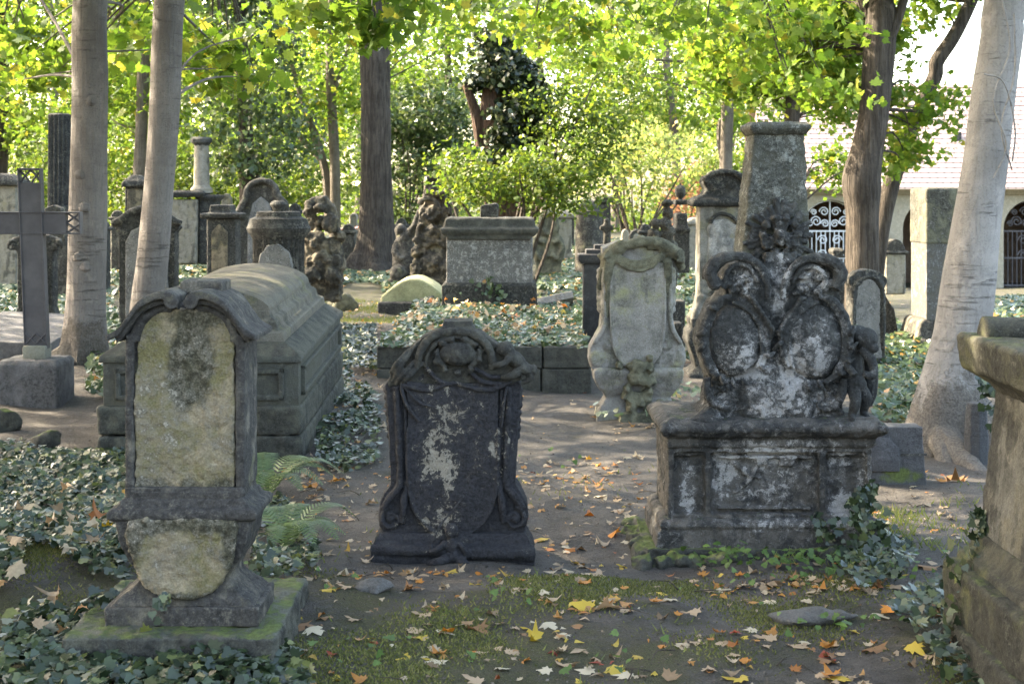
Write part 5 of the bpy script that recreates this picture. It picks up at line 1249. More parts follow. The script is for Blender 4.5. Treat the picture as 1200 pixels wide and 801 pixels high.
tree('large_tree', 'massive dark ridged trunk standing alone behind the tomb chest', (439, 312), 31,
     [(437, 318, 62), (438, 306, 48), (440, 285, 41), (441, 200, 36), (440, 100, 35), (437, 0, 37)], G['dark'],
     crown=[(440, -210, 0, 5.2, 3.0, 4.2, 200), (560, -60, 1, 3.2, 1.3, 2.6, 40), (330, -40, 1, 3.0, 1.4, 2.6, 40), (490, 30, 1, 1.6, .6, 1.4, 12)], leaf=.15, leafm=LB, ups=[(0, 2.5, .6), (.3, 5, .45), (.2, 8, .2)], twigs=6, flare=.7, seg=32, rough=.03)
tree('large_tree', 'dark forked trunk with a swollen knot and ridged bark beside the obelisk', (1014, 400), 18,
     [(1012, 420, 42), (1011, 390, 38), (1011, 300, 38), (1011, 250, 39), (1010, 222, 45), (1010, 205, 44), (1016, 175, 37), (1024, 130, 35), (1030, 60, 37), (1033, 15, 34), (1037, -30, 26)], G['dark'],
     crown=[(960, -120, .5, 2.4, 1.5, 2.4, 170), (1080, -160, 0, 2.2, 1.3, 2.2, 120), (1062, 150, .9, .55, .55, .5, 17), (1092, 125, 1.0, .35, .3, .4, 8), (1045, 195, .9, .35, .25, .3, 7), (950, 90, .5, .7, .35, .6, 26), (905, 40, 1.5, 1.3, .55, 1.2, 80), (985, 40, 1.0, .8, .5, .7, 40)], leaf=.085, leafm=LB, tmpl=T_MAPLE, per=34, clump=.26, ups=[(.3, 2.4, .3), (.2, 4.5, .15)], twigs=5, flare=.45, seg=30, rough=.03,
     limbs=[[(1024, 62, -.05, 14), (1042, 44, -.1, 13), (1052, 22, -.1, 12), (1060, -5, -.1, 11), (1068, -40, -.1, 10)], [(1018, 20, .1, 16), (1006, -20, .2, 14), (990, -80, .3, 10)]])
tree('leaning_tree', 'dark crooked stem leaning away behind the forked trunk', (1010, 352), 20,
     [(1012, 395, 22), (1022, 345, 22), (1030, 280, 22), (1044, 218, 20), (1062, 165, 19), (1086, 110, 17), (1096, 88, 17), (1098, 72, 17), (1118, 42, 16), (1138, 2, 15), (1160, -50, 12)], G['dark'],
     crown=[(1110, -110, 0, 1.8, .9, 1.6, 90), (1085, 10, .5, .7, .3, .6, 16)], leaf=.10, tmpl=T_MAPLE, clump=.25, ups=[(.5, 1.6, .1)], twigs=4, flare=.3)
def roots(bm, q, k):
    for pts, rs in (([(1092, 500, 0), (1104, 525, -.5), (1122, 548, -.9), (1150, 568, -1.1), (1168, 582, -1.3)], [26, 14, 9, 7, 4]), ([(1135, 470, 0), (1144, 500, -.25), (1142, 535, -.4)], [22, 20, 14]), ([(1100, 495, 0), (1090, 520, -.35), (1084, 545, -.6)], [24, 14, 6])):
        b_tube(bm, [q(*p) for p in pts], [r * k for r in rs], 10, 5, jit=.06)
    for pts in ([(1158, 0, -.34), (1170, 60, -.3), (1150, 120, -.32), (1166, 170, -.3), (1150, 210, -.33)], [(1176, 20, -.28), (1178, 90, -.24), (1160, 150, -.3), (1176, 200, -.22)], [(1140, 90, -.3), (1162, 100, -.32), (1180, 150, -.2), (1178, 190, -.18)]):
        b_tube(bm, [q(a, b, c * .78) for a, b, c in pts], [1.1 * k] * len(pts), 5, 5, jit=.2)
tree('beech_tree', 'smooth pale grey beech trunk leaning over spreading roots', (1113, 520), 9.9,
     [(1106, 535, 96), (1108, 505, 84), (1112, 470, 74), (1120, 430, 67), (1128, 390, 63), (1136, 330, 62), (1145, 260, 56), (1155, 190, 51), (1164, 110, 50), (1174, 40, 49), (1178, 0, 49)], G['beech'],
     crown=[(1180, -420, 1.5, 2.6, 1.5, 2.4, 200), (1000, -440, 0, 2.3, 1.3, 2.2, 150), (1150, -520, -2.5, 2.6, 1.5, 2.4, 140)], leaf=.095, tmpl=T_OVAL, ups=[(.2, 1.2, .27), (.25, 2.4, .2), (.2, 3.6, .08)], twigs=6, flare=.25, seg=36, rough=.03, extra=roots)
tree('slim_tree', 'slim dark trunk with a broken side shoot behind the domed baroque monument', (848, 262), 33,
     [(848, 290, 18), (849, 250, 17), (851, 180, 15), (852, 120, 14), (848, 60, 14), (843, 0, 13)], G['far'],
     crown=[(850, -60, 0, 3.4, 1.8, 2.8, 150), (800, 60, 0, 2.2, 1.1, 1.8, 80), (880, 120, .5, 1.2, .8, 1.0, 34)], leaf=.14, ups=[(-.2, 2, .2), (-.2, 5, .1)], twigs=6, limbs=[[(849, 200, 0, 9), (843, 160, .1, 8), (844, 140, .1, 5)], [(851, 88, 0, 6), (815, 74, 0, 4), (768, 70, 0, 3)], [(845, 42, 0, 5), (815, 22, 0, 4), (790, 0, 0, 3)]])
tree('slim_tree', 'dark trunk hidden behind the obelisk with its leafy head above', (927, 262), 25,
     [(926, 330, 24), (927, 250, 20), (928, 140, 18), (931, 100, 17), (934, 40, 14), (938, 0, 12)], G['dark'],
     crown=[(925, 30, 0, 1.5, .85, 1.2, 110), (880, 90, .3, .9, .6, .8, 55), (975, 110, .6, .55, .55, .6, 40), (945, -60, 0, 2.2, 1.2, 1.8, 120), (980, 200, 1.0, .45, .35, .4, 14)], leaf=.09, tmpl=T_MAPLE, per=32, clump=.30, ups=[(.1, 2, .1)], twigs=6, limbs=[[(931, 90, 0, 5), (960, 62, 0, 4), (1000, 78, 0, 2)]])
tree('thin_tree', 'thin dark trunk seen between the two grey maple trunks', (165, 262), 33,
     [(161, 300, 20), (163, 220, 16), (165, 160, 14), (168, 80, 14), (170, 0, 13)], G['far'], crown=[(170, -30, 0, 3.4, 2.0, 3, 140), (230, 100, 1, 1.8, 1.5, 1.6, 70), (110, 130, 1, 1.8, 1.4, 1.6, 60)], leaf=.15, ups=[(.2, 4, .15)], twigs=5)
tree('ivy_clad_tree', 'dark tree sheathed in ivy behind the pale pillar tomb', (290, 262), 31,
     [(291, 300, 22), (290, 220, 19), (287, 130, 17), (282, 40, 15), (280, 0, 14)], G['dark'], crown=[(285, 70, 0, 1.1, 2.6, .9, 110), (312, 170, -.4, 1.2, .8, .8, 50), (262, 20, 0, 1.2, 1.0, 1.0, 40)], leaf=.12, leafm=LD, ups=[(-.2, 4, .15)], twigs=3, up=.3)
tree('twin_stem_tree', 'pale slender sunlit trunk with a crooked darker companion stem', (393, 270), 37,
     [(392, 285, 14), (393, 240, 12), (392, 180, 12), (388, 110, 11), (386, 60, 9), (388, 0, 8)], G['far'], crown=[(400, 20, 0, 3, 1.8, 2.4, 120), (350, 110, .6, 1.6, 1.4, 1.2, 50)], leaf=.15, ups=[(.2, 4, .1)], twigs=5,
     limbs=[[(386, 262, .2, 12), (381, 200, .2, 10), (366, 150, .2, 9), (352, 110, .2, 7), (340, 70, .2, 5)], [(380, 190, .2, 8), (352, 160, .3, 7), (335, 128, .3, 5)], [(388, 110, 0, 8), (402, 80, 0, 5), (410, 40, 0, 3)]])
tree('edge_tree', 'dark overgrown trunk at the frame edge above the wall tomb', (-2, 262), 36, [(-4, 300, 26), (-2, 200, 22), (0, 100, 20), (2, 0, 18)], G['dark'], crown=[(10, 60, 0, 1.8, 2.6, 1.5, 130), (40, -40, 0, 3.0, 2.0, 2.5, 120)], leaf=.15, leafm=LM, ups=[(0, 4, .2)], twigs=4)
# broken ivy-topped trunk in the centre with the bush around it
def stub(bm, q, k):
    b_tube(bm, [q(565, 170, 0), q(557, 130, -.1), q(549, 108, -.15), q(546, 100, -.15)], [9*k, 6*k, 5*k, 4*k], 9, 4, jit=.1)
    b_tube(bm, [q(572, 170, .1), q(580, 110, .1), q(590, 76, .1)], [12*k, 11*k, 5*k], 9, 4, jit=.1)
    for i in range(16):
        x = 567 + random.uniform(0, 44); b_tube(bm, [q(x, 262, -.28 + .01*abs(x-590)), q(x + random.uniform(-5, 5), 225, -.3), q(x + random.uniform(-10, 6), 180, -.25)], [2.5*k, 2*k, 1.5*k], 5, 4)
tree('ivy_stump_tree', 'tall broken reddish trunk draped with dark ivy and low leafy boughs', (594, 270), 25,
     [(592, 300, 50), (593, 262, 42), (592, 230, 36), (586, 190, 34), (580, 150, 32), (578, 110, 26), (588, 78, 14)], G['brown'],
     crown=[(594, 84, -.1, .42, .34, .35, 40), (612, 122, -.05, .38, .55, .3, 52), (590, 158, -.36, .22, .75, .14, 30), (566, 96, -.1, .34, .22, .25, 16), (622, 165, 0, .25, .55, .25, 22), (580, 58, 0, .30, .30, .25, 14)], leaf=.085, leafm=G['ivy'], tmpl=T_IVY, clump=.17, per=46, up=.1, extra=stub, flare=.3, seg=28)
def shrub(name, label, px, py, d, ells, mat, leaf, tmpl=None, bark=None, stems=6, group=None, clump=.3, per=26, cat='shrub', up=.5, flatness=.6):
    p = W(px, py, d); p.z = float(terrain(p.x, p.y))
    o = empty(name, p, label, cat, group)
    E = []
    for (cx, cy, dd, rx, rz, ry, n) in ells:
        q = W(cx, cy, d + dd); E.append(((q.x - p.x, dd, q.z - p.z), (rx, ry, rz), n))
    bm = NB()
    for i in range(stems):
        c = E[i % len(E)]; u = unit(1)[0]
        e = Vector(c[0]) + Vector(u) * Vector(c[1]).length * .4
        s = Vector((random.uniform(-.25, .25), random.uniform(-.2, .2), -.05)); mm = (s + e) / 2 + Vector((random.uniform(-.2, .2), random.uniform(-.2, .2), .15))
        b_tube(bm, [s, mm, e], [.035, .025, .008], 5, 5)
    finish('stems', bm, bark or G['dark'], o)
    foliage('foliage', E, leaf, mat, o, tmpl, per=per, clump=clump, up=up, flatness=flatness)
    return o
shrub('leafy_bush', 'glossy evergreen bush spreading round the ivy-draped stump', 600, 300, 23.6,
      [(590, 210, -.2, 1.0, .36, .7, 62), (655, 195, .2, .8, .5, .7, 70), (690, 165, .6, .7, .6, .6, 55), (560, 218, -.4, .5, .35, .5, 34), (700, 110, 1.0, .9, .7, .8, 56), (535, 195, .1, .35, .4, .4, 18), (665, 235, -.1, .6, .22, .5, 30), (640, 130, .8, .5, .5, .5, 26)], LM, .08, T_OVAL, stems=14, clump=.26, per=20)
shrub('yellow_maple_bush', 'airy yellow-green saplings with thin bare stems behind the granite stele', 745, 282, 41,
      [(745, 200, 0, 2.0, 1.2, 1.5, 80), (790, 190, .5, 1.5, .9, 1.2, 50), (720, 180, .6, 1.6, 1.0, 1.3, 50)], LY, .13, None, stems=16, clump=.45, per=16)
shrub('red_leaf_shrub', 'reddish autumn shrub glowing between the ball-topped pillar and the domed monument', 812, 285, 52, [(812, 235, 0, 1.2, 1.0, 1.2, 60), (830, 215, .4, 1.0, .8, 1, 30)], LP, .15, None, stems=8, clump=.4, per=18)
for lab, px, d, ells in (('dark evergreen thicket behind the massive ridged trunk', 480, 38, [(480, 190, 0, 1.0, 1.9, 1.2, 120), (500, 140, .5, 1.0, 1.3, 1.0, 50), (522, 175, .6, 1.2, 1.6, 1, 70)]),
                         ('dense green shrub mass behind the shattered rock monument', 350, 44, [(345, 200, 0, 2.4, 1.6, 1.5, 130), (300, 210, .5, 2.2, 1.2, 1.5, 90)]),
                         ('green undergrowth beyond the gothic-panelled pillar', 235, 42, [(235, 195, 0, 2.6, 1.5, 1.5, 130), (180, 215, .5, 2.0, 1.1, 1.5, 80)]),
                         ('bright shrubbery beyond the fluted broken column', 110, 44, [(105, 195, 0, 2.4, 1.6, 1.5, 120), (30, 190, 1, 2.6, 1.6, 1.5, 120)]),
                         ('loose green shrub beyond the ball-topped pillar', 880, 45, [(865, 205, 0, 1.6, 1.2, 1.2, 70)])):
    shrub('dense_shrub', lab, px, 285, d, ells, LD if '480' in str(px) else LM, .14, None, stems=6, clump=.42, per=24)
# big trees standing further back: they fill the view up to the sky, with gaps
for i, (px, d, hgt, mat_, bark, lab) in enumerate((
        (60, 52, 11, LB, 'far', 'tall sunlit tree beyond the wall tomb with yellow-green crown'), (215, 58, 12, LB, 'far', 'tall bright maple far behind the pale pillar tomb'),
        (335, 50, 11, LB, 'far', 'tall light-green tree far behind the rounded baroque gravestone'), (420, 66, 13, LY, 'far', 'tall yellowing tree showing just past the massive ridged trunk'),
        (530, 54, 12, LM, 'dark', 'dense mid-green tree behind the tan sandstone figure'), (640, 58, 12, LB, 'far', 'tall bright maple above the glossy evergreen bush'),
        (720, 68, 13, LY, 'far', 'tall pale yellow tree behind the airy saplings'), (790, 56, 11, LB, 'far', 'sunlit maple rising behind the urn monument'), (120, 74, 14, LY, 'far', 'far yellow-green tree between the fluted column and the maple trunk'),
        (590, 80, 15, LY, 'far', 'very tall far tree glowing above the broken trunk'), (280, 82, 15, LY, 'far', 'far glowing yellow tree behind the ivy-clad trunk'), (860, 64, 11, LB, 'far', 'light tree behind the slim dark trunk near the arcade end'))):
    k = d / F
    cr_ = []
    for j in range(7):
        cr_.append((px + random.gauss(0, 62) * 50 / d, HY - random.uniform(20, 300), random.uniform(-2, 2), random.uniform(1.6, 2.8), random.uniform(1.0, 1.9), random.uniform(1.4, 2.2), 46))
    tree('broadleaf_tree', lab, (px, 280), d, [(px, 285, 13), (px + random.uniform(-6, 6), 180, 10), (px + random.uniform(-14, 14), 60, 8), (px + random.uniform(-16, 16), -60, 5)], G[bark], crown=cr_, leaf=.17, leafm=mat_, group='tall trees beyond the graves', twigs=3, clump=.62, per=24, seg=12, ups=[(.3, 3, .12)])
# the far wood behind everything
E = []
for i in range(130):
    a = random.uniform(-.42, .17); d = random.uniform(88, 105)
    E.append(((a * d, d, random.uniform(-.5, 15)), (random.uniform(2, 4.5), 2, random.uniform(1.2, 2.6)), 14))
setp(foliage('far_woodland', E, .30, LB, None, per=26, clump=.9), kind='stuff')
E = [((random.uniform(-.44, .15) * d, d, random.uniform(-.2, 1.4)), (2.6, 1.6, .9), 12) for d in [random.uniform(60, 86) for _ in range(110)]]
setp(foliage('distant_undergrowth', E, .2, LM, None, per=26, clump=.5), kind='stuff')
# unseen trees added outside the frame so their crowns shade the near graves
for i, (x, y, hgt, rx, n) in enumerate(((-6.8, 5.8, 5.4, 2.8, 420), (-9.8, 10.0, 6.8, 3.0, 420), (-8.0, 1.5, 6.4, 3.0, 320), (-12.5, 14, 8.0, 3.4, 300), (-4.2, 1.2, 6.2, 2.6, 240), (-13, 6.5, 8.5, 3.6, 420), (-17, 10, 10.5, 4.0, 340), (-4.6, 4.6, 5.6, 2.9, 430), (-3.9, 7.4, 5.7, 2.6, 380), (-10.5, 18.5, 7.4, 3.2, 230), (-13.5, 24, 8.5, 3.6, 240), (-16, 30, 9.0, 4.0, 240))):
    z = float(terrain(x, y))
    o = empty('shade_tree', (x, y, z - .05), 'unseen spreading maple beyond the frame edge whose crown shades the graves', 'tree', 'shade maples beyond the frame edge')
    bm = NB(); trunk_mesh(bm, [(0, 0, 0), (.05, 0, 1.5), (.1, .1, 3.5), (.1, 0, hgt), (.1, 0, hgt + 2)], [.26, .2, .17, .12, .04], 14, 5, .04, .5)
    for j in range(8):
        a = j * .8; b_tube(bm, [(.1, 0, hgt * .6), (math.cos(a) * rx * .5, math.sin(a) * rx * .5, hgt * .85), (math.cos(a) * rx * .85, math.sin(a) * rx * .85, hgt + random.uniform(-.5, 1.2))], [.07, .045, .012], 6, 4)
    finish('trunk', bm, G['maple'], o)
    foliage('crown', [((0, 0, hgt), (rx, rx, 2.5), n)], .15, LB, o, T_FAR, per=26, clump=.5)
# near boughs of maple hanging into the top of the picture
for lab, px, py, d, ells in (
        ('maple bough with large drooping leaves hanging above the dark headstone', 440, -60, 10.5, [(405, 12, 0, .30, .14, .3, 8), (445, 38, .2, .22, .18, .3, 9), (350, 14, .3, .3, .10, .3, 8), (490, 0, .4, .35, .10, .3, 7)]),
        ('maple bough with hanging leaves above the two grey trunks', 250, -70, 14.5, [(250, 72, .2, .26, .2, .2, 9), (270, 95, 0, .24, .14, .2, 7), (50, 70, .6, .4, .24, .3, 10), (145, 20, .8, .3, .2, .4, 6), (30, 98, .9, .4, .10, .2, 7)]),
        ('long maple bough spreading above the central stump', 660, -80, 15, [(560, 14, 0, .6, .20, .5, 12), (640, 36, .3, .6, .22, .5, 14), (720, 46, .6, .6, .25, .5, 15), (780, 26, .2, .5, .22, .4, 11), (680, 0, .0, .8, .16, .5, 14)]),
        ('maple bough hanging by the obelisk top', 850, -90, 14, [(850, 14, 0, .6, .28, .5, 13), (910, 55, .4, .5, .35, .4, 13), (960, 25, .3, .5, .3, .4, 13), (960, 105, .8, .3, .22, .3, 8), (800, 10, .5, .5, .2, .4, 9)])):
    p = W(px, py, d); o = empty('maple_bough', p, lab, 'branch')
    bm = NB()
    E = []
    for (cx, cy, dd, rx, rz, ry, n) in ells:
        q = W(cx, cy, d + dd) - p; E.append((tuple(q), (rx, ry, rz), n))
        for t in range(3): 
            e = q + Vector((random.uniform(-rx, rx), random.uniform(-ry, ry), random.uniform(-rz, rz) * .6)); b_tube(bm, [Vector((0, 0, 0)), e * .5 + Vector((0, 0, .12)), e], [.022, .012, .003], 5, 5)
    finish('twigs', bm, G['maple'], o)
    foliage('leaves', E, .088, LB, o, T_MAPLE, per=9, clump=.20, shell=.1, up=.35)
# ------------------------------------------------------------------ ivy carpets, weeds, fern, fallen leaves
def in_poly(x, y, P):
    inside = np.zeros(len(x), bool); j = len(P) - 1
    for i in range(len(P)):
        xi, yi = P[i]; xj, yj = P[j]
        c = ((yi > y) != (yj > y)) & (x < (xj - xi) * (y - yi) / (yj - yi + 1e-12) + xi)
        inside ^= c; j = i
    return inside

def patchy(x, y, s=1.0, ph=0.0):
    return (np.sin(x*3.1*s + ph) * np.sin(y*2.7*s + 1.3*ph) + .6*np.sin(x*6.7*s - y*4.9*s + ph) + .4*np.sin(x*11*s + y*9*s - ph)) / 2

def ivy(name, label_poly, dens, size, mat, hgt=.07, base=None, hump=.0, thin=-2.0, tmpl=None, ph=0.0, px=True):
    P = [tuple(ground_hit(*p).xy) for p in label_poly] if px else label_poly
    xs, ys = zip(*P)
    area = (max(xs) - min(xs)) * (max(ys) - min(ys))
    n = int(area * dens)
    x = rng.uniform(min(xs), max(xs), n); y = rng.uniform(min(ys), max(ys), n)
    k = in_poly(x, y, P); x, y = x[k], y[k]
    q = patchy(x, y, 1.0, ph)
    k = q + rng.normal(size=len(x)) * .25 > thin; x, y, q = x[k], y[k], q[k]
    z0 = terrain(x, y) if base is None else np.full(len(x), base)
    z = z0 + np.maximum(hgt * (.55 + .45 * q) , .012) * rng.uniform(.2, 1.0, len(x)) ** .5 + .012
    N = rng.normal(size=(len(x), 3)) * .42 + np.array([.0, -.35, 1])
    S = size * rng.uniform(.35, 1.35, len(x))
    tmpl = T_IVY if tmpl is None else tmpl
    me = poly_mesh(name, leaf_arrays(np.stack([x, y, z], 1), N, S, tmpl, heading=np.array([1.0, 0.3, 0])), len(tmpl))
    return setp(link_mesh(name, me, mat), kind='stuff')

IV, IVF = G['ivy'], G['ivy_far']
ivy('ivy_carpet', [(-60, 740), (-60, 535), (60, 535), (150, 545), (160, 600), (150, 650), (150, 690), (90, 668), (40, 640), (20, 690), (0, 700)], 3300, .042, IV, .12, thin=-.75)
ivy('ivy_carpet', [(-40, 830), (30, 725), (80, 735), (170, 725), (260, 760), (330, 778), (370, 812), (330, 860), (-40, 880)], 2900, .050, IV, .15, thin=-.9, ph=2)
ivy('ivy_carpet', [(295, 700), (300, 610), (330, 590), (375, 640), (372, 668), (345, 690)], 2200, .040, IV, .10, thin=-.5, ph=1)
ivy('ivy_carpet', [(372, 545), (368, 480), (405, 440), (445, 470), (446, 545), (410, 560)], 1700, .042, IV, .09, thin=-.15, ph=3)
ivy('ivy_carpet', [(405, 440), (395, 385), (440, 385), (443, 440)], 1800, .048, IV, .14, thin=-.9, ph=4)
# right of the monument: corner clump, by the pale tomb pillar
ivy('ivy_carpet', [(985, 690), (990, 640), (1040, 615), (1075, 660), (1050, 690), (1010, 700)], 1500, .040, IV, .10, thin=-.5, ph=5)
ivy('ivy_carpet', [(1040, 730), (1090, 690), (1125, 690), (1150, 760), (1200, 830), (1120, 830), (1080, 770)], 1400, .042, IV, .10, thin=-.25, ph=6)
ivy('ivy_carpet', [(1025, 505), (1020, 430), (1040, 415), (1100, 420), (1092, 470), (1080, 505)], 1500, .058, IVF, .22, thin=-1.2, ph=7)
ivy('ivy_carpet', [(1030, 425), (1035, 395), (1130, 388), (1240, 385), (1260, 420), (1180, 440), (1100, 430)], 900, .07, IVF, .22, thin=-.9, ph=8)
# on the raised bed
for yy, dd in ((YB + .25, 0),):
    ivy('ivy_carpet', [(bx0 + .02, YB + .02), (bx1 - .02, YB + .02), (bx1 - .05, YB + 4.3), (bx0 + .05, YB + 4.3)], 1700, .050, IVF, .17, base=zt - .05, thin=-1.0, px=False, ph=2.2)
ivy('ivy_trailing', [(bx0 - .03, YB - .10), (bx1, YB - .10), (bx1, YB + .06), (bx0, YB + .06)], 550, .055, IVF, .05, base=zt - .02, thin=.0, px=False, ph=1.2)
# middle and far carpets
for i, (poly, dens, sz, th) in enumerate((([(200, 345), (215, 300), (280, 300), (282, 340)], 500, .09, -.9), ([(-60, 330), (-60, 292), (40, 292), (40, 345), (0, 380)], 420, .10, -.7), ([(395, 330), (400, 285), (470, 285), (470, 345), (440, 335)], 300, .10, -.5),
                              ([(448, 352), (452, 318), (520, 312), (520, 350)], 300, .09, -.1), ([(628, 340), (640, 300), (690, 300), (690, 350)], 380, .10, -.7), ([(630, 405), (632, 350), (690, 350), (694, 400)], 500, .07, .2), ([(100, 470), (110, 400), (215, 380), (210, 430), (130, 480)], 900, .06, -.2),
                              ([(780, 430), (790, 335), (825, 330), (825, 430)], 400, .08, .0), ([(0, 400), (10, 360), (130, 345), (140, 390)], 500, .075, -.1), ([(700, 500), (690, 470), (820, 455), (830, 500)], 700, .05, .3), ([(800, 330), (800, 300), (1000, 318), (1000, 400), (890, 400)], 160, .11, -.2),
                              ([(1100, 385), (1130, 352), (1300, 352), (1300, 390)], 260, .10, -.6), ([(90, 345), (100, 285), (430, 282), (425, 320), (400, 340)], 170, .12, -.6), ([(640, 315), (640, 285), (830, 285), (830, 330), (700, 330)], 150, .12, -.5))):
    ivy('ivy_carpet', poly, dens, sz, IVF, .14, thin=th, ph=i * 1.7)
# ivy climbing the obelisk monument's corner and the pale pillar's base, up the trunks
def climb(name, pts, n, spread, size, mat, facing=(0, -1, .2)):
    q = np.array(catmull(pts, 12)); i = rng.integers(0, len(q), n); t = i / len(q)
    C = q[i] + rng.normal(size=(n, 3)) * spread * np.array([1, .25, 1]) * (1.2 - t)[:, None]
    N = rng.normal(size=(n, 3)) * .4 + np.array(facing)
    me = poly_mesh(name, leaf_arrays(C, N, size * rng.uniform(.6, 1.2, n), T_IVY), len(T_IVY))
    return setp(link_mesh(name, me, mat), kind='stuff')
pc = lambda px, py, d: tuple(W(px, py, d))
climb('climbing_ivy', [pc(1030, 668, 6.80), pc(1022, 640, 6.82), pc(1008, 615, 6.86), pc(1012, 590, 6.92), pc(1018, 570, 6.95)], 210, .075, .042, IV)
climb('climbing_ivy', [pc(990, 650, 6.80), pc(965, 630, 6.84), pc(955, 605, 6.92)], 40, .05, .036, IV)
climb('climbing_ivy', [pc(1108, 770, 5.5), pc(1122, 700, 5.45), pc(1140, 660, 5.55), pc(1146, 620, 5.6), pc(1147, 600, 5.62)], 90, .04, .045, IV, (-1, -.5, .2))
climb('climbing_ivy', [pc(180, 742, 5.2), pc(188, 712, 5.26), pc(196, 700, 5.28)], 14, .02, .05, IV)
climb('climbing_ivy', [pc(565, 370, 16.45), pc(560, 350, 16.5), pc(578, 338, 16.52), pc(590, 345, 16.52)], 60, .10, .055, IVF)
climb('climbing_ivy', [pc(1164, 490, 9.0), pc(1160, 460, 9.1), pc(1152, 440, 9.2)], 60, .06, .055, IV)
# fern
def fern(px, py, scale, label, n=9):
    p = ground_hit(px, py); o = empty('fern', p, label, 'fern')
    for i in range(n):
        a = R(-100 + 260 * i / n + random.uniform(-15, 15)); L = scale * random.uniform(.75, 1.1)
        pts = catmull([(0, 0, 0), (math.cos(a)*L*.3, math.sin(a)*L*.3, L*.42), (math.cos(a)*L*.68, math.sin(a)*L*.68, L*.5), (math.cos(a)*L, math.sin(a)*L, L*.28)], 9)
        V = []
        pts = [Vector(q) for q in pts]
        for j in range(2, len(pts) - 1):
            t = j / len(pts); d = (pts[j+1] - pts[j-1]).normalized(); s = d.cross(Vector((0, 0, 1))).normalized(); up_ = s.cross(d)
            w_ = L * .24 * math.sin(math.pi * min(t * 1.05, 1)) ** .8 * (1 - t * .35) + .006
            for sg in (-1, 1):
                e = pts[j] + s * sg * w_ + d * w_ * .45 - up_ * w_ * .15; wd = d * (L / len(pts)) * .42
                V += [pts[j] - wd * .9, pts[j] + wd * .9, (pts[j] + e) / 2 + wd * 1.0, e, (pts[j] + e) / 2 - wd * .9]
        me = poly_mesh('frond', np.array([tuple(v) for v in V]), 5)
        link_mesh('frond', me, G['fern'], o)
fern(312, 585, .40, 'pale green fern arching out behind the scroll-topped headstone', 11)
fern(335, 645, .34, 'low spreading fern beside the path by the scroll-topped headstone', 9)
# small leafy weeds
def weeds(name, spots, size, mat):
    C = []
    for px, py, n, r_ in spots:
        p = ground_hit(px, py); q = rng.normal(size=(n, 2)) * r_
        x = p.x + q[:, 0]; y = p.y + q[:, 1] * .6
        C.append(np.stack([x, y, terrain(x, y) + rng.uniform(.01, .09, n)], 1))
    C = np.vstack(C); N = rng.normal(size=C.shape) * .45 + np.array([0, -.3, 1])
    me = poly_mesh(name, leaf_arrays(C, N, size * rng.uniform(.5, 1.2, len(C)), T_IVY), len(T_IVY))
    setp(link_mesh(name, me, mat), kind='stuff')
weeds('weeds', [(860, 665, 40, .10), (930, 668, 30, .08), (985, 672, 40, .1), (835, 660, 14, .05), (1010, 660, 40, .12), (980, 575, 10, .1), (560, 700, 10, .1), (890, 690, 12, .1), (1050, 680, 30, .15), (970, 740, 18, .15), (440, 770, 12, .12), (700, 790, 10, .15), (330, 690, 20, .12), (640, 545, 12, .2), (860, 560, 10, .2)], .036, G['weed'])
# moss cushions and short grass
def tufts(name, n, reg, size, mat, ph, thr):
    xs = rng.uniform(reg[0], reg[1], n); ys = rng.uniform(reg[2], reg[3], n)
    k = patchy(xs, ys, .8, ph) + rng.normal(size=n) * .2 > thr; xs, ys = xs[k], ys[k]
    z = terrain(xs, ys)
    h = size * rng.uniform(.5, 1.4, len(xs)); a = rng.uniform(0, 6.28, len(xs)); w_ = .0025 + .0015 * rng.random(len(xs))
    dx, dy = np.cos(a) * h * .6, np.sin(a) * h * .6
    V = np.stack([np.stack([xs - w_, ys, z], 1), np.stack([xs + w_, ys, z], 1), np.stack([xs + dx, ys + dy, z + h * .8], 1)], 1).reshape(-1, 3)
    setp(link_mesh(name, poly_mesh(name, V, 3), mat), kind='stuff')
mossm = leafmat('moss_tuft', [(0, (.07, .08, .02)), (.6, (.15, .155, .045)), (1, (.25, .22, .08))], .3, .8)
grassm = leafmat('short_grass', [(0, (.10, .13, .03)), (1, (.22, .23, .06))], .3, .7)
tufts('moss_cover', 120000, (-2.2, 2.2, 4.5, 6.6), .013, mossm, .0, .22)
tufts('short_grass', 5000, (-2.0, 4.0, 4.6, 9.5), .035, grassm, 1.4, .45)
tufts('short_grass', 9000, (-3.4, -.3, 17.8, 23), .07, grassm, 2.4, .0)
tufts('short_grass', 5000, (1.2, 2.8, 6.0, 8.2), .05, grassm, 3.4, .25)
# soil crumbs
n = 9000
xs = rng.uniform(-3, 3.2, n); ys = 4.6 + rng.random(n) ** 1.5 * 7
C = np.stack([xs, ys, terrain(xs, ys) + .003], 1)
setp(link_mesh('soil_crumbs', poly_mesh('soil_crumbs', leaf_arrays(C, rng.normal(size=(n, 3)) * .5 + np.array([0, 0, 1]), rng.uniform(.004, .015, n), T_OVAL, curl=.5), 6), leafmat('soil_crumb', [(0, (.05, .04, .034)), (.7, (.11, .09, .075)), (1, (.2, .16, .12))], 0, .9)), kind='stuff')
bm = NB()
for i in range(110):
    x, y = random.uniform(-1.4, 2.2), random.uniform(4.7, 8.5); a = random.uniform(0, 6.28); L = random.uniform(.05, .22); z = float(terrain(x, y))
    b_tube(bm, [(x, y, z + .004), (x + L*.5*math.cos(a), y + L*.5*math.sin(a), z + .02), (x + L*math.cos(a + .3), y + L*math.sin(a + .3), z + .006)], [.003, .0025, .0012], 4, 2)
setp(finish('dry_twigs', bm, G['dark']), kind='stuff')
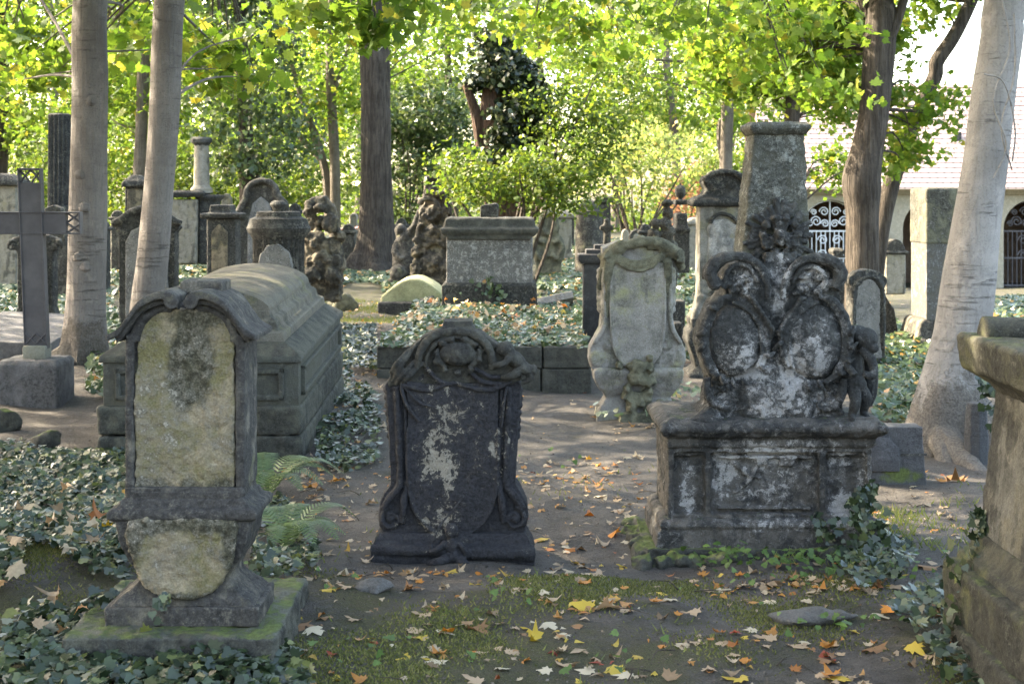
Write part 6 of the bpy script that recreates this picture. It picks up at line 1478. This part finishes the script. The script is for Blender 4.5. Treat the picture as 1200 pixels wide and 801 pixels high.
# fallen leaves: loose litter as ground cover, the largest ones individually
def scatter(n, reg, pw=1.0):
    x = rng.uniform(reg[0], reg[1], n); y = reg[2] + rng.random(n) ** pw * (reg[3] - reg[2])
    return x, y
xs, ys = [], []
for n, reg, pw in ((820, (-1.1, 2.3, 4.8, 9.5), 1.0), (560, (-3, 6, 8.5, 20), 1.0), (900, (-7, 10, 15, 38), 1.0), (90, (.05, .9, 6.5, 9.5), 1), (200, (-1.4, -.6, 8.5, 13), 1), (300, (-2.2, -.4, 17.5, 23), 1)):
    a, b = scatter(n, reg, pw); xs.append(a); ys.append(b)
for px, py, n, sx_, sy_ in ((905, 690, 40, .16, .05), (1010, 690, 25, .15, .06), (700, 710, 22, .12, .06), (530, 672, 22, .3, .04), (640, 640, 14, .08, .1), (1090, 560, 20, .12, .06), (375, 560, 60, .10, .5), (400, 480, 60, .12, .7), (690, 570, 40, .25, .3), (760, 500, 24, .2, .06)):
    p = ground_hit(px, py); xs.append(p.x + rng.normal(size=n) * sx_); ys.append(p.y + rng.normal(size=n) * sy_)
xs = np.concatenate(xs); ys = np.concatenate(ys)
C = np.stack([xs, ys, terrain(xs, ys) + .010], 1)
T_LONG = np.array([(0, -.62, 0), (.14, -.35, .02), (.24, -.05, -.03), (.20, .28, .03), (0, .68, .08), (-.18, .30, .0), (-.25, -.02, .04), (-.15, -.35, .02)])
T_BROKEN = np.array([(-.2, -.4, 0), (.25, -.3, .06), (.42, .0, -.05), (.16, .12, 0), (.22, .38, .08), (-.12, .30, 0), (-.3, .08, .06)])
kind_ = rng.random(len(C))
for nm_, tmpl_, lo, hi, sz in (('fallen_leaves', T_MAPLE, 0, .52, .052), ('fallen_leaves', T_LONG, .52, .78, .044), ('fallen_leaves', T_BROKEN, .78, 1.01, .030)):
    q_ = (kind_ >= lo) & (kind_ < hi); Cq = C[q_]
    me = poly_mesh(nm_, leaf_arrays(Cq, rng.normal(size=Cq.shape) * .15 + np.array([0, -.02, 1]), sz * rng.uniform(.35, 1.3, len(Cq)), tmpl_, curl=.7), len(tmpl_))
    setp(link_mesh(nm_, me, G['litter']), kind='stuff')
for nm, n, reg, zb in (('fallen_leaves_on_ivy', 95, (bx0 + .1, bx1 - .1, YB + .1, YB + 4.2), zt + .12),):
    x, y = scatter(n, reg); C = np.stack([x, y, np.full(n, zb)], 1)
    setp(link_mesh(nm, poly_mesh(nm, leaf_arrays(C, rng.normal(size=C.shape) * .35 + np.array([0, -.3, 1]), .062 * rng.uniform(.6, 1.3, n), T_MAPLE, curl=.8), len(T_MAPLE)), G['litter']), kind='stuff')
x, y = scatter(45, (-2.4, -1.3, 5.2, 8.2)); C = np.stack([x, y, terrain(x, y) + .13], 1)
setp(link_mesh('fallen_leaves_on_ivy', poly_mesh('fallen_leaves_on_ivy', leaf_arrays(C, rng.normal(size=C.shape) * .4 + np.array([0, -.3, 1]), .075 * rng.uniform(.6, 1.2, 45), T_MAPLE, curl=.8), len(T_MAPLE)), G['litter']), kind='stuff')
# individual leaves
proto = {}
for c in ('yellow', 'orange', 'tan', 'brown', 'red', 'green', 'pale'):
    for v_ in range(3):
        V = leaf_arrays(np.array([[0, 0, .012]]), np.array([[random.uniform(-.12, .12), random.uniform(-.15, .1), 1]]), np.array([1.0]), T_MAPLE, curl=.6)
        me = poly_mesh('maple_leaf', V, len(T_MAPLE)); me.materials.append(G['fl_' + c]); proto[c, v_] = me
def region(x, y):
    if x < -.75: return 'beside the scroll-topped headstone'
    if y < 6.3 and x < .55: return 'on the moss in front of the black headstone'
    if y < 6.6 and x < 1.3: return 'on the bare earth in front of the obelisk monument'
    if y < 6.6: return 'on the ivy ground beside the pale tomb pillar'
    if x < .3: return 'on the earth around the black headstone'
    if x < .85: return 'on the path between the black headstone and the obelisk monument'
    return 'on the earth behind the obelisk monument'
def put_leaf(x, y, c, size, label=None, z=None, tilt=None):
    me = proto[c, random.randrange(3)]
    if label:
        me = poly_mesh('maple_leaf', leaf_arrays(np.array([[0, 0, .01]]), np.array([[0, 0, 1.0]]), np.array([1.0]), T_MAPLE, curl=.9), len(T_MAPLE)); me.materials.append(G['fl_' + c]); size *= .85; tilt = tuple(q * .55 if i_ < 2 else q for i_, q in enumerate(tilt)) if tilt else None; z = z - .02 if z else z
    o = bpy.data.objects.new('maple_leaf', me); COL.objects.link(o)
    zz = float(terrain(x, y)) + .008 if z is None else z
    o.location = (x, y, zz); o.rotation_euler = tilt or (random.uniform(-.22, .14), random.uniform(-.18, .18), random.uniform(0, 6.28)); o.scale = (size,) * 3
    nm = {'pale': 'bleached pale', 'tan': 'dry tan'}.get(c, c)
    if label: setp(o, label, 'leaf', kind='thing')
    else:
        r_ = region(x, y); setp(o, f'{nm} fallen maple leaf {r_}', 'leaf', f'{nm} leaves {r_}', 'thing')
    return o
for i in range(215):
    px = random.uniform(330, 1110); py = 560 + 240 * random.random() ** .8
    p = ground_hit(px, py)
    if (430 < px < 632 and 560 < py < 668) or (740 < px < 1048 and py < 672): continue
    put_leaf(p.x, p.y, random.choices(['yellow', 'orange', 'tan', 'brown', 'red', 'green', 'pale'], [10, 14, 34, 14, 5, 2, 21])[0], .070 * random.uniform(.45, 1.3))
for px, py, c, size, lab, dz, tilt in ((78, 538, 'yellow', .13, 'bright yellow curled maple leaf standing on the ivy mound', .12, (-1.0, .2, .3)), (710, 712, 'tan', .13, 'large dry tan leaf standing on edge before the obelisk monument', .05, (-1.1, .3, .5)), (686, 714, 'yellow', .11, 'yellow-green curled leaf leaning against a dry tan leaf', .05, (-.9, -.5, 2.0)),
        (1098, 778, 'pale', .14, 'big pale yellow maple leaf beside the stepped base of the tomb pillar', .06, (-.6, .2, 1)), (1072, 764, 'yellow', .10, 'yellow maple leaf resting on ivy by the stepped tomb base', .06, (-.7, -.3, 2)), (900, 684, 'tan', .13, 'large brown-tan leaf pile leaf under the mossy footing', .05, (-.9, .2, .4)), (905, 664, 'brown', .12, 'brown curled leaf propped against the mossy rubble footing', .05, (-1.0, -.3, 1.4)),
        (925, 688, 'yellow', .10, 'flat yellow leaf beside the large tan leaf below the rubble footing', .02, None), (518, 740, 'orange', .11, 'orange-red maple leaf upright on the moss', .04, (-.9, .2, .8)), (497, 766, 'red', .09, 'deep red maple leaf flat on the moss', .012, None), (628, 748, 'yellow', .11, 'large yellow leaf with a pale underside on the moss', .03, (-.5, .3, 3)), (559, 776, 'green', .07, 'fresh green maple leaf lying on the moss', .012, None),
        (1120, 564, 'brown', .13, 'broad orange-brown leaf on the beech root', .03, (-.2, .1, .4)), (430, 745, 'yellow', .10, 'mottled yellow leaf lying on dark moss', .03, (-.5, 0, .2)), (716, 626, 'orange', .11, 'orange leaf standing up on the bare path', .04, (-.9, .4, 1.2)), (1046, 718, 'orange', .11, 'orange leaf caught on the ivy near the flat stone', .06, (-.7, .2, 2)), (20, 560, 'pale', .11, 'pale leaf lying on ivy at the frame edge', .12, None), (120, 635, 'yellow', .11, 'golden leaf lying on the shaded ivy mound', .12, (-.4, .1, .8)), (222, 748, 'tan', .09, 'tan leaf on the ivy before the mossy slab', .2, None)):
    p = ground_hit(px, py); put_leaf(p.x, p.y, c, size, lab, p.z + dz * .6, tilt)
